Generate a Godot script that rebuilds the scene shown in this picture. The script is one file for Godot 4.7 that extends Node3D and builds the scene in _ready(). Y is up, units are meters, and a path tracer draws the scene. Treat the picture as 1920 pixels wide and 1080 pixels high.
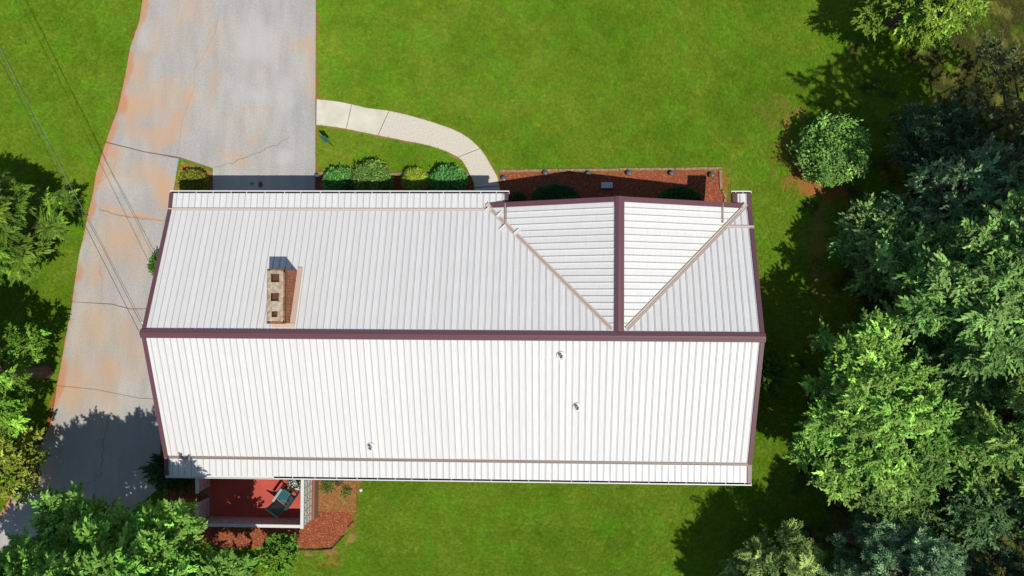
extends Node3D
# A long white metal-roofed house seen from straight above: lawn, driveway, beds, trees.

const RX0 := -14.02        # roof, west and east ends
const RX1 := 6.88
const RZ := 0.976          # main ridge
const RY := 4.473
const PITCH := 0.343
const GX := 2.127          # cross gable ridge
const GZ := -3.66          # cross gable front
const NB := 4.427          # north break, north eave, south break, south eave (runs from the ridge)
const NE := 5.042
const SB := 4.516
const SE := 5.182
const RIB := 0.2286

var rng := RandomNumberGenerator.new()
var M := {}
var S := {}
var lawn_bytes: PackedByteArray
const LW := 1536
const LH := 1152
const LX := -42.0
const LZ := -31.0
const LSX := 80.0
const LSZ := 60.0

# ---------------------------------------------------------------- helpers
func numbered(parent: Node, called: String) -> String:
	if not parent.has_node(NodePath(called)):
		return called
	var k := 1
	var seen: Dictionary = parent.get_meta("seen_names", {}) if parent.has_meta("seen_names") else {}
	k = seen.get(called, 1)
	while parent.has_node(NodePath("%s_%03d" % [called, k])):
		k += 1
	seen[called] = k
	parent.set_meta("seen_names", seen)
	return "%s_%03d" % [called, k]

func adopt(o: Node3D, called: String, parent: Node) -> void:
	o.name = numbered(parent, called)
	parent.add_child(o, true)

func tag(o: Node, label: String, category: String, group := "") -> Node:
	o.set_meta("label", label)
	o.set_meta("category", category)
	if group != "":
		o.set_meta("group", group)
	return o

func thing(called: String, label: String, category: String, at := Vector3.ZERO, turn := 0.0, group := "") -> Node3D:
	var o := Node3D.new()
	adopt(o, called, self)
	o.position = at
	o.rotation.y = turn
	tag(o, label, category, group)
	return o

func part_mesh(called: String, mesh: Mesh, parent: Node) -> MeshInstance3D:
	var o := MeshInstance3D.new()
	o.mesh = mesh
	adopt(o, called, parent)
	return o

func nst() -> SurfaceTool:
	var st := SurfaceTool.new()
	st.begin(Mesh.PRIMITIVE_TRIANGLES)
	st.set_smooth_group(-1)
	return st

func fin(st: SurfaceTool, m: Material) -> ArrayMesh:
	st.generate_normals()
	st.index()
	st.set_material(m)
	return st.commit()

func build(called: String, st: SurfaceTool, m: Material, parent: Node) -> MeshInstance3D:
	return part_mesh(called, fin(st, m), parent)

func struct(called: String, mesh: Mesh, parent: Node = self) -> MeshInstance3D:
	var o := part_mesh(called, mesh, parent)
	o.set_meta("kind", "structure")
	return o

func tri(st: SurfaceTool, a: Vector3, b: Vector3, c: Vector3) -> void:   # counter-clockwise seen from outside
	st.add_vertex(a)
	st.add_vertex(c)
	st.add_vertex(b)

func quad(st: SurfaceTool, a: Vector3, b: Vector3, c: Vector3, d: Vector3) -> void:
	tri(st, a, b, c)
	tri(st, a, c, d)

func box(st: SurfaceTool, c: Vector3, s: Vector3, b := Basis.IDENTITY, bev := 0.0) -> void:
	var h := s * 0.5
	var p := []
	for y in [-1.0, 1.0]:
		for k in [[-1.0, -1.0], [1.0, -1.0], [1.0, 1.0], [-1.0, 1.0]]:
			var t := bev if y > 0 else 0.0
			p.append(c + b * Vector3(k[0] * (h.x - t), y * h.y, k[1] * (h.z - t)))
	if bev > 0.0:
		var r := []
		for k in [[-1.0, -1.0], [1.0, -1.0], [1.0, 1.0], [-1.0, 1.0]]:
			r.append(c + b * Vector3(k[0] * h.x, h.y - bev, k[1] * h.z))
		for i in 4:
			var j := (i + 1) % 4
			quad(st, p[j], p[i], r[i], r[j])
			quad(st, r[j], r[i], p[4 + i], p[4 + j])
	else:
		for i in 4:
			var j := (i + 1) % 4
			quad(st, p[j], p[i], p[4 + i], p[4 + j])
	quad(st, p[7], p[6], p[5], p[4])
	quad(st, p[0], p[1], p[2], p[3])

func bar(st: SurfaceTool, a: Vector3, b: Vector3, w: float, h: float, up := Vector3.UP, bev := 0.0) -> void:   # a box from a to b, w wide, h high
	var d := (b - a)
	var z := d.normalized()
	var x := up.cross(z).normalized()
	var y := z.cross(x)
	box(st, (a + b) * 0.5, Vector3(w, h, d.length()), Basis(x, y, z), bev)

func tube(st: SurfaceTool, pts: Array, radii: Array, sides := 7, cap := true) -> void:
	var rings := []
	var ref := Vector3(0.31, 0.2, 0.93)
	for i in pts.size():
		var d: Vector3 = (pts[mini(i + 1, pts.size() - 1)] - pts[maxi(i - 1, 0)]).normalized()
		if absf(d.dot(ref)) > 0.95:
			ref = Vector3(0.9, 0.3, -0.2)
		var u := d.cross(ref).normalized()
		var v := d.cross(u)
		var ring := []
		for k in sides:
			var a := TAU * k / sides
			ring.append(pts[i] + (u * cos(a) + v * sin(a)) * float(radii[i]))
		rings.append(ring)
	for i in pts.size() - 1:
		for k in sides:
			var l := (k + 1) % sides
			quad(st, rings[i][k], rings[i][l], rings[i + 1][l], rings[i + 1][k])
	if cap:
		for k in range(1, sides - 1):
			tri(st, rings[-1][0], rings[-1][k], rings[-1][k + 1])
			tri(st, rings[0][0], rings[0][k + 1], rings[0][k])

func lathe(st: SurfaceTool, prof: Array, sides := 14, c := Vector3.ZERO, b := Basis.IDENTITY) -> void:   # prof: [radius, y] from bottom to top
	for i in prof.size() - 1:
		for k in sides:
			var a0 := TAU * k / sides
			var a1 := TAU * (k + 1) / sides
			var p := func(q, a): return c + b * Vector3(cos(a) * q[0], q[1], -sin(a) * q[0])
			quad(st, p.call(prof[i], a0), p.call(prof[i], a1), p.call(prof[i + 1], a1), p.call(prof[i + 1], a0))

func prism(st: SurfaceTool, poly: PackedVector2Array, y0: float, y1: float, uv_at := Vector4(0, 0, 1, 1), bev := 0.0) -> void:   # poly is (x, z)
	if Geometry2D.is_polygon_clockwise(poly):
		poly.reverse()
	var top := poly
	if bev > 0.0:
		var ins := Geometry2D.offset_polygon(poly, -bev)
		if ins.size() == 1 and ins[0].size() == poly.size():
			pass
	var put := func(p: Vector2, y: float):
		st.set_uv(Vector2((p.x - uv_at.x) / uv_at.z, (p.y - uv_at.y) / uv_at.w))
		st.add_vertex(Vector3(p.x, y, p.y))
	var idx := Geometry2D.triangulate_polygon(top)
	for i in range(0, idx.size(), 3):
		var a := top[idx[i]]
		var b := top[idx[i + 1]]
		var c := top[idx[i + 2]]
		if (b - a).cross(c - a) < 0.0:
			var t := b
			b = c
			c = t
		put.call(a, y1)
		put.call(b, y1)
		put.call(c, y1)
	for i in poly.size():
		var a := poly[i]
		var b := poly[(i + 1) % poly.size()]
		put.call(a, y0)
		put.call(b, y1)
		put.call(a, y1)
		put.call(a, y0)
		put.call(b, y0)
		put.call(b, y1)

func upright(st: SurfaceTool, pts: Array, o: Vector3, u: Vector3, n: Vector3, t: float) -> void:   # a convex outline (along u, up), t thick along n
	var f := []
	var k := []
	for p in pts:
		f.append(o + u * p.x + Vector3.UP * p.y + n * t * 0.5)
		k.append(o + u * p.x + Vector3.UP * p.y - n * t * 0.5)
	for i in range(1, pts.size() - 1):
		tri(st, f[0], f[i], f[i + 1])
		tri(st, k[0], k[i + 1], k[i])
	for i in pts.size():
		var j := (i + 1) % pts.size()
		quad(st, k[i], k[j], f[j], f[i])

func col(r: float, g: float, b: float) -> Color:   # a linear base colour as albedo_color wants it
	return Color(r, g, b).linear_to_srgb()

func mat(r: float, g: float, b: float, rough := 0.8, metal := 0.0) -> StandardMaterial3D:
	var m := StandardMaterial3D.new()
	m.albedo_color = col(r, g, b)
	m.roughness = rough
	m.metallic = metal
	return m

func noise(seed_: int, freq: float, oct := 4, type := FastNoiseLite.TYPE_SIMPLEX_SMOOTH) -> FastNoiseLite:
	var n := FastNoiseLite.new()
	n.seed = seed_
	n.noise_type = type
	n.frequency = freq
	n.fractal_octaves = oct
	return n

func mottle(seed_: int, freq: float, lo: Color, hi: Color, size := 512) -> ImageTexture:
	var im := noise(seed_, freq, 5).get_seamless_image(size, size)
	im.convert(Image.FORMAT_RGBA8)
	var d := im.get_data()
	for i in range(0, d.size(), 4):
		var c := lo.lerp(hi, d[i] / 255.0)
		d[i] = c.r8
		d[i + 1] = c.g8
		d[i + 2] = c.b8
		d[i + 3] = 255
	return ImageTexture.create_from_image(Image.create_from_data(size, size, false, Image.FORMAT_RGBA8, d))

func bumps(seed_: int, freq: float, strength := 4.0, size := 512) -> ImageTexture:
	var im := noise(seed_, freq, 4).get_seamless_image(size, size)
	im.convert(Image.FORMAT_RGBA8)
	im.bump_map_to_normal_map(strength)
	return ImageTexture.create_from_image(im)

func world_tex(m: StandardMaterial3D, albedo: Texture2D, normal: Texture2D, scale: float, depth := 1.0) -> StandardMaterial3D:
	m.uv1_triplanar = true
	m.uv1_world_triplanar = true
	m.uv1_scale = Vector3.ONE * scale
	if albedo:
		m.albedo_texture = albedo
	if normal:
		m.normal_enabled = true
		m.normal_texture = normal
		m.normal_scale = depth
	return m

# ---------------------------------------------------------------- painted maps of what the ground is made of
class Map:
	var w: int
	var h: int
	var o: Vector2
	var per: float
	var d: PackedByteArray
	func blot(p: Vector2, r: Vector2, c: Color, k: float, n: FastNoiseLite, rag := 0.5, turn := 0.0, soft := 0.62) -> void:
		var rr := maxf(r.x, r.y) * (1.0 + rag)
		var cs := cos(turn)
		var sn := sin(turn)
		for j in range(maxi(0, int((p.y - rr - o.y) * per)), mini(h, int((p.y + rr - o.y) * per) + 1)):
			for i in range(maxi(0, int((p.x - rr - o.x) * per)), mini(w, int((p.x + rr - o.x) * per) + 1)):
				var q := Vector2(o.x + i / per, o.y + j / per)
				var e := q - p
				e = Vector2(e.x * cs + e.y * sn, -e.x * sn + e.y * cs) / r
				var t := 1.0 - e.length() + n.get_noise_2d(q.x * 10.0, q.y * 10.0) * rag * 1.6
				t = smoothstep(0.0, soft, t) * k
				if t > 0.0:
					var at := (j * w + i) * 4
					d[at] = int(lerpf(d[at], c.r * 255.0, t))
					d[at + 1] = int(lerpf(d[at + 1], c.g * 255.0, t))
					d[at + 2] = int(lerpf(d[at + 2], c.b * 255.0, t))
	func line(pts: Array, r: float, c: Color, k: float, n: FastNoiseLite, wob := 0.05, rag := 0.4) -> void:
		for a in pts.size() - 1:
			var p: Vector2 = pts[a]
			var q: Vector2 = pts[a + 1]
			var steps := maxi(1, int(p.distance_to(q) / maxf(r * 0.6, 0.6 / per)))
			for s in steps:
				var x: Vector2 = p.lerp(q, float(s) / steps)
				x += Vector2(n.get_noise_2d(x.x * 40.0, x.y * 40.0 + 70.0), n.get_noise_2d(x.x * 40.0 + 90.0, x.y * 40.0)) * wob
				blot(x, Vector2(r, r), c, k, n, rag)
	func tex() -> ImageTexture:
		var im := Image.create_from_data(w, h, false, Image.FORMAT_RGBA8, d)
		im.generate_mipmaps()
		return ImageTexture.create_from_image(im)

func s8(r: float, g: float, b: float) -> Color:   # linear base colour -> sRGB for a colour map
	return Color(r, g, b).linear_to_srgb()

# ---------------------------------------------------------------- leaves
func leaf(st: SurfaceTool, at: Vector3, d: Vector3, up: Vector3, l: float, w: float, droop := 0.25, fold := 0.25) -> void:
	var s := d.cross(up).normalized()
	var n := s.cross(d).normalized()
	var mid := at + d * l * 0.5
	var tip := at + d * l * 0.97 - n * l * droop
	var a := mid + s * w * 0.5 + n * w * fold
	var b := mid - s * w * 0.5 + n * w * fold
	tri(st, at, a, mid)
	tri(st, mid, a, tip)
	tri(st, at, mid, b)
	tri(st, mid, tip, b)

func sprig(kind: String, seed_: int) -> SurfaceTool:   # a shoot that grows along +Z, its leaves facing +Y
	var r := RandomNumberGenerator.new()
	r.seed = seed_
	var st := nst()
	if kind == "broad" or kind == "small" or kind == "wide":
		var n := 13 if kind == "broad" else 15 if kind == "small" else 9
		var ln := 0.42 if kind == "broad" else 0.40 if kind == "small" else 0.42
		for i in n:
			var t := (i + 0.5) / n
			var side := 1.0 if i % 2 == 0 else -1.0
			var p := Vector3(r.randf_range(-0.02, 0.02), 0.05 * sin(t * 2.5) + r.randf_range(-0.03, 0.04), t * ln)
			var yaw := side * lerpf(1.25, 0.25, t) + r.randf_range(-0.35, 0.35)
			var d := Vector3(sin(yaw), r.randf_range(-0.35, 0.35), cos(yaw)).normalized()
			var up := Vector3(r.randf_range(-0.45, 0.45), 1.0, r.randf_range(-0.45, 0.45)).normalized()
			var l := (0.17 if kind == "broad" else 0.145 if kind == "small" else 0.20) * r.randf_range(0.75, 1.2)
			leaf(st, p, d, up, l, l * (0.46 if kind == "broad" else 0.42 if kind == "small" else 0.72))
		tube(st, [Vector3(0, -0.01, -0.15), Vector3(0, 0.02, ln * 0.9)], [0.006, 0.002], 4, false)
	elif kind == "frond":   # a pinnate leaf: narrow leaflets in pairs
		for i in 9:
			var t := (i + 0.6) / 9.0
			for side in [-1.0, 1.0]:
				var yaw: float = side * lerpf(1.15, 0.7, t) + r.randf_range(-0.12, 0.12)
				var p := Vector3(0, 0.1 * sin(t * 2.8), t * 0.52)
				var l := 0.17 * (1.0 - 0.45 * absf(t - 0.45)) * r.randf_range(0.85, 1.1)
				leaf(st, p, Vector3(sin(yaw), r.randf_range(-0.2, 0.15), cos(yaw)).normalized(), Vector3(r.randf_range(-0.2, 0.2), 1, 0.1).normalized(), l, l * 0.3)
		tube(st, [Vector3(0, -0.01, -0.12), Vector3(0, 0.09, 0.26), Vector3(0, 0.04, 0.52)], [0.006, 0.004, 0.002], 4, false)
	elif kind == "spray":   # a flat drooping spray of narrow leaves, like hemlock or cypress
		for i in 12:
			var t := (i + 0.5) / 12.0
			for side in [-1.0, 1.0]:
				var yaw: float = side * lerpf(1.1, 0.35, t) + r.randf_range(-0.15, 0.15)
				var p := Vector3(0, 0.03 - 0.12 * t * t, t * 0.5)
				var l := 0.24 * (1.05 - 0.6 * t) * r.randf_range(0.7, 1.15)
				leaf(st, p, Vector3(sin(yaw), r.randf_range(-0.3, 0.05), cos(yaw)).normalized(), Vector3(r.randf_range(-0.3, 0.3), 1, 0).normalized(), l, l * 0.27, 0.2, 0.15)
	elif kind == "star":   # stiff narrow leaves round an upright tip
		for i in 22:
			var t := i / 22.0
			var a := i * 2.4
			var d := Vector3(cos(a), sin(a), lerpf(0.35, 1.6, t)).normalized()
			var l := 0.13 * r.randf_range(0.8, 1.15)
			leaf(st, Vector3(0, 0, t * 0.3), d, Vector3(0.1, 1, 0.3).normalized(), l, l * 0.24, 0.1, 0.1)
		tube(st, [Vector3(0, 0, -0.1), Vector3(0, 0, 0.28)], [0.005, 0.002], 4, false)
	elif kind == "tiny":   # clipped hedge growth
		for i in 14:
			var a := r.randf() * TAU
			var p := Vector3(r.randf_range(-0.07, 0.07), r.randf_range(-0.07, 0.07), r.randf_range(-0.02, 0.16))
			leaf(st, p, Vector3(cos(a), sin(a), r.randf_range(0.1, 1.1)).normalized(), Vector3(r.randf_range(-0.5, 0.5), 0.7, r.randf_range(0.2, 0.8)).normalized(), 0.068 * r.randf_range(0.8, 1.25), 0.038)
	elif kind == "blade":   # strap leaves
		for i in 9:
			var a := i * 0.7 + r.randf_range(-0.2, 0.2)
			leaf(st, Vector3.ZERO, Vector3(cos(a) * 0.9, sin(a) * 0.9, r.randf_range(0.4, 1.0)).normalized(), Vector3(0, 0.3, 1).normalized(), 0.2 * r.randf_range(0.7, 1.2), 0.03, 0.35)
	return st

func leaf_mat(rough: float, light: Color, k := 0.35) -> StandardMaterial3D:
	var m := StandardMaterial3D.new()
	m.vertex_color_use_as_albedo = true
	m.albedo_color = Color.WHITE
	m.roughness = rough
	m.metallic_specular = 0.32
	m.backlight_enabled = true
	m.backlight = Color(light.r * k, light.g * k, light.b * k)
	m.cull_mode = BaseMaterial3D.CULL_DISABLED
	return m

func copies(called: String, mesh: Mesh, where: Array, colors: Array, parent: Node) -> MultiMeshInstance3D:
	var mm := MultiMesh.new()
	mm.transform_format = MultiMesh.TRANSFORM_3D
	mm.use_colors = true
	mm.mesh = mesh
	mm.instance_count = where.size()
	for i in where.size():
		mm.set_instance_transform(i, where[i])
		mm.set_instance_color(i, colors[i])
	var o := MultiMeshInstance3D.new()
	o.multimesh = mm
	adopt(o, called, parent)
	o.set_meta("kind", "stuff")
	return o

func facing(d: Vector3, up: Vector3) -> Basis:
	var z := d.normalized()
	var x := up.cross(z)
	if x.length() < 0.05:
		x = Vector3(1, 0, 0.2).cross(z)
	x = x.normalized()
	return Basis(x, z.cross(x), z)

# a tree: trunk, limbs, crown of shoots gathered in lumps
func tree(called: String, label: String, p: Dictionary) -> Node3D:
	var r := RandomNumberGenerator.new()
	r.seed = p.seed
	var t := thing(called, label, p.get("category", "tree"), Vector3(p.x, 0, p.z), 0.0, p.get("group", ""))
	var H: float = p.h
	var R: float = p.r
	var base: float = p.get("base", H * 0.22)
	var cy: float = base + (H - base) * p.get("mid", 0.42)
	var flat: float = p.get("flat", 0.75)
	var lump: float = p.get("lump", 0.75)
	var n: int = p.n
	var per: int = p.per
	var c0: Color = p.col
	var c1: Color = p.get("col2", c0)
	var low: float = p.get("low", -0.35)
	var cone: float = p.get("cone", 0.0)
	var shape := noise(p.seed, 0.6, 3)
	var lumps := []
	var tries := 0
	while lumps.size() < n and tries < n * 60:
		tries += 1
		var az := r.randf() * TAU
		var s := r.randf_range(low, 1.0)
		var f := r.randf_range(p.get("core", 0.62), 1.0)
		var wide := sqrt(1.0 - s * s) if s > 0.0 else sqrt(1.0 - s * s * 0.7)
		if cone > 0.0:
			wide = lerpf(wide, (1.0 - s) / (1.0 - low) * 1.15, cone)
		var rr: float = R * wide * f * (1.0 + p.get("wild", 0.5) * shape.get_noise_2d(cos(az) * 3.0 + s, sin(az) * 3.0))
		var y := cy + ((H - cy) if s > 0.0 else (cy - base)) * s * lerpf(f, 1.0, 0.5)
		var c := Vector3(cos(az) * rr, y - lump * 0.35, sin(az) * rr)
		var ok := true
		for o in lumps:
			if o[0].distance_to(c) < lump * p.get("apart", 0.85):
				ok = false
				break
		if ok:
			lumps.append([c, lump * r.randf_range(0.5, 1.3)])
	# wood
	var wood: Material = p.get("wood", M.bark)
	var lean := Vector3(r.randf_range(-0.3, 0.3), 0, r.randf_range(-0.3, 0.3))
	var tr: float = p.get("trunk", 0.045 * H)
	var st := nst()
	var tp := []
	var rad := []
	for i in 7:
		var u := i / 6.0
		tp.append(Vector3(0, -0.1, 0) + Vector3(0, (H * 0.86 + 0.1) * u, 0) + lean * u * u + Vector3(sin(u * 7.0 + p.seed) * 0.05, 0, cos(u * 5.0) * 0.05) * H * 0.15)
		rad.append(lerpf(tr * (1.35 if i == 0 else 1.0), tr * 0.14, pow(u, 0.8)))
	tube(st, tp, rad, 9)
	build("trunk", st, wood, t)
	var many := 0
	for k in range(0, lumps.size(), maxi(1, lumps.size() / int(p.get("limbs", 14)))):
		var c: Vector3 = lumps[k][0]
		var u := clampf((c.y - 0.35 * Vector2(c.x, c.z).length()) / (H * 0.86), 0.15, 0.92)
		var at := int(u * 6.0)
		var from: Vector3 = tp[at].lerp(tp[mini(at + 1, 6)], u * 6.0 - at)
		var bend := from.lerp(c, 0.5) + Vector3(r.randf_range(-0.2, 0.2), 0.12 * from.distance_to(c), r.randf_range(-0.2, 0.2))
		st = nst()
		var br := tr * lerpf(0.45, 0.2, u)
		tube(st, [from, from.lerp(bend, 0.5), bend, bend.lerp(c, 0.6), c], [br, br * 0.8, br * 0.55, br * 0.35, br * 0.15], 6)
		for q in 4:   # forks towards the lump's edge
			var e: Vector3 = c + Vector3(r.randf_range(-1, 1), r.randf_range(-0.2, 0.8), r.randf_range(-1, 1)) * float(lumps[k][1]) * 0.8
			tube(st, [bend.lerp(c, 0.35 + 0.15 * q), bend.lerp(c, 0.7 + 0.1 * q).lerp(e, 0.4), e], [br * 0.3, br * 0.2, 0.006], 5, false)
		build("limb", st, wood, t)
		many += 1
	# crown
	var where := []
	var tint := []
	var size: float = p.get("size", 1.0)
	var droop: float = p.get("droop", 0.0)
	for q in lumps:
		var c: Vector3 = q[0]
		var lr: float = q[1]
		var hue := r.randf()
		var lum := r.randf_range(0.85, 1.15)
		for i in int(per * lr * lr / (lump * lump)):
			var d := Vector3(r.randfn(), r.randfn() * 0.8 + p.get("rise", 0.45), r.randfn()).normalized()
			var at := c + Vector3(d.x, d.y * flat, d.z) * lr * pow(r.randf(), p.get("fill", 0.35))
			var out := Vector3(at.x, 0, at.z).normalized()
			var dir: Vector3 = (d * 0.45 + out * 0.15 + Vector3(r.randfn(), r.randfn() * 0.45, r.randfn()) * 0.6 + Vector3.UP * (p.get("lift", 0.22) - droop)).normalized()
			var up: Vector3 = (Vector3.UP + d * 0.35 + Vector3(r.randfn(), 0, r.randfn()) * p.get("tumble", 0.28)).normalized()
			where.append(Transform3D(facing(dir, up).scaled_local(Vector3.ONE * size * r.randf_range(0.75, 1.25)), at - dir * 0.15))
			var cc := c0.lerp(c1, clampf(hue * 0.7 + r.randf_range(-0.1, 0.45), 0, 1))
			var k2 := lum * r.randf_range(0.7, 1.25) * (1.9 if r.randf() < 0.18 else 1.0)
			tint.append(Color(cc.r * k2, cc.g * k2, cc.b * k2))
	copies("crown", S[p.kind], where, tint, t)
	return t

# a shrub: dense dome of small growth over a few stems
func shrub(called: String, label: String, p: Dictionary) -> Node3D:
	var r := RandomNumberGenerator.new()
	r.seed = p.seed
	var t := thing(called, label, p.get("category", "shrub"), Vector3(p.x, p.get("y", 0.0), p.z), p.get("turn", 0.0), p.get("group", ""))
	var st := nst()
	var s: Vector3 = p.s      # half width, height, half depth
	for i in 5:
		var a := i * 1.3
		tube(st, [Vector3(cos(a) * 0.03, -0.05, sin(a) * 0.03), Vector3(cos(a) * s.x * 0.3, s.y * 0.35, sin(a) * s.z * 0.3), Vector3(cos(a) * s.x * 0.6, s.y * 0.75, sin(a) * s.z * 0.6)], [0.025, 0.018, 0.008], 5)
	build("stems", st, M.bark, t)
	var sq: float = p.get("square", 1.0)    # 1 a ball, below 1 towards a clipped block
	var rag: float = p.get("rag", 0.08)
	var lump := noise(p.seed + 5, p.get("lumpy", 1.6), 2)
	var where := []
	var tint := []
	var c0: Color = p.col
	var c1: Color = p.get("col2", c0)
	for i in int(p.n):
		var d := Vector3(r.randfn(), absf(r.randfn()) * 1.1 - 0.25, r.randfn()).normalized()
		var e := Vector3(signf(d.x) * pow(absf(d.x), sq), signf(d.y) * pow(absf(d.y), sq), signf(d.z) * pow(absf(d.z), sq))
		var k := 1.0 + lump.get_noise_3d(d.x * 2.0, d.y * 2.0, d.z * 2.0) * rag * 3.0 + r.randf_range(-rag, rag * 0.5)
		k *= 1.0 if r.randf() < 0.72 else r.randf_range(0.6, 0.95)
		var at := Vector3(e.x * s.x, s.y * 0.42 + e.y * s.y * 0.58, e.z * s.z) * Vector3(k, 1.0 if e.y < 0 else lerpf(1.0, k, 0.6), k)
		at.y = maxf(at.y, 0.06)
		var dir := (d + Vector3(r.randfn(), r.randfn(), r.randfn()) * 0.3 + Vector3.UP * 0.3).normalized()
		where.append(Transform3D(facing(dir, (Vector3.UP + d * 0.3).normalized()).scaled_local(Vector3.ONE * p.get("size", 1.0) * r.randf_range(0.8, 1.25)), at - dir * 0.1))
		var c := c0.lerp(c1, r.randf())
		var l := r.randf_range(0.55, 1.3) * (1.7 if r.randf() < 0.15 else 1.0)
		tint.append(Color(c.r * l, c.g * l, c.b * l))
	copies("foliage", S[p.kind], where, tint, t)
	return t

# ---------------------------------------------------------------- roof geometry
func y_main(z: float) -> float:
	var d := absf(z - RZ)
	if z < RZ:
		return RY - PITCH * d if d <= NB else RY - PITCH * NB - 0.146 * (d - NB)
	return RY - PITCH * d if d <= SB else RY - PITCH * SB - 0.09 * (d - SB)

func y_gable(x: float) -> float:
	return RY - PITCH * absf(x - GX)

func valley(dx: float) -> float:   # run north of the ridge at which the cross gable comes through
	return dx if dx <= NB else NB + 2.35 * (dx - NB)

func valley_dx(dz: float) -> float:
	return dz if dz <= NB else NB + (dz - NB) / 2.35

# one sheet between two ribs: cross is where it lies across, from/to give the run at each place across, put turns (across, run) into a point
func roof_panel(parent: Node, cross0: float, cross1: float, from: Callable, to: Callable, put: Callable, lip: bool) -> void:
	var w := cross1 - cross0
	var prof := [[0.0, 0.0], [0.008, 0.0], [0.082, 0.0], [0.090, 0.0015], [0.108, 0.0015], [0.116, 0.0], [RIB - 0.044, 0.0], [RIB - 0.037, 0.032], [RIB - 0.023, 0.032], [RIB - 0.016, 0.0], [RIB, 0.0]]
	var st := nst()
	var seam_strip := nst()  # narrow strips beside the rib, in a darker grey
	var seg := 0
	var main := st
	var last := []
	for q in prof:
		if q[0] > w + 0.0001:
			break
		var c: float = cross0 + q[0]
		var a: float = from.call(c)
		var b: float = maxf(to.call(c), a + 0.002)
		var pa: Vector3 = put.call(c, a) + Vector3(0, q[1], 0)
		var pb: Vector3 = put.call(c, b) + Vector3(0, q[1], 0)
		st = seam_strip if seg == 1 or seg == 10 else main
		seg += 1
		if last.size():
			quad(st, last[0], last[1], pb, pa)
			if lip:
				quad(st, last[1], last[1] - Vector3(0, 0.02, 0), pb - Vector3(0, 0.02 + q[1], 0), pb)
		last = [pa, pb, true]
	main.generate_normals()
	main.set_material(M.panels[rng.randi() % M.panels.size()])
	var sheet := main.commit()
	seam_strip.generate_normals()
	seam_strip.set_material(M.seam)
	seam_strip.commit(sheet)
	part_mesh("roof_panel", sheet, parent)

func deck(st: SurfaceTool, a: Vector3, b: Vector3, c: Vector3, d: Vector3, t: float) -> void:   # a slab under four corners, counter-clockwise from above
	var k := Vector3(0, t, 0)
	quad(st, a, b, c, d)
	quad(st, d - k, c - k, b - k, a - k)
	for e in [[a, b], [b, c], [c, d], [d, a]]:
		quad(st, e[0] - k, e[1] - k, e[1], e[0])

# ================================================================ the scene
func _ready() -> void:
	rng.seed = 11
	# camera: a drone 28 m up looking almost straight down, its frame cropped a little off centre
	var cam := Camera3D.new()
	cam.name = "camera"
	add_child(cam)
	cam.transform = Transform3D(Basis(Vector3(0.999517, -0.030544, -0.005761), Vector3(-0.005116, 0.021132, -0.999764), Vector3(0.030659, 0.999310, 0.020965)).orthonormalized(), Vector3(0, 27.8977, 0))
	cam.projection = Camera3D.PROJECTION_FRUSTUM
	cam.keep_aspect = Camera3D.KEEP_HEIGHT
	cam.near = 1.0
	cam.far = 900.0
	cam.size = 1080.0 / 1312.818
	cam.frustum_offset = Vector2(-41.36 / 1312.818, 7.71 / 1312.818)
	cam.current = true
	# sky
	var env := Environment.new()
	env.background_mode = Environment.BG_SKY
	var sky := Sky.new()
	var sm := ProceduralSkyMaterial.new()
	sm.sky_top_color = Color(0.42, 0.50, 0.62)
	sm.sky_horizon_color = Color(0.74, 0.78, 0.83)
	sm.sky_curve = 0.12
	sm.ground_bottom_color = Color(0.20, 0.22, 0.15)
	sm.ground_horizon_color = Color(0.55, 0.60, 0.62)
	sm.sun_angle_max = 12.0
	sky.sky_material = sm
	env.sky = sky
	env.background_energy_multiplier = 0.8
	env.tonemap_mode = Environment.TONE_MAPPER_LINEAR
	env.tonemap_exposure = 1.0
	env.sdfgi_enabled = true
	env.ssao_enabled = true
	env.ssil_enabled = true
	var we := WorldEnvironment.new()
	we.name = "world_environment"
	we.environment = env
	add_child(we)
	var sun := DirectionalLight3D.new()
	sun.name = "sun"
	add_child(sun)
	sun.basis = Basis.looking_at(Vector3(-0.365, -1.0, -0.385).normalized(), Vector3(0, 0, -1))
	sun.light_color = Color(1.0, 0.975, 0.93)
	sun.light_energy = 1.11
	sun.light_angular_distance = 0.5
	sun.shadow_enabled = true

	materials()
	ground()
	pavement()
	beds()
	house()
	porch()
	garden_things()
	power_lines()
	shrubs()
	trees()
	grass()

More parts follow.
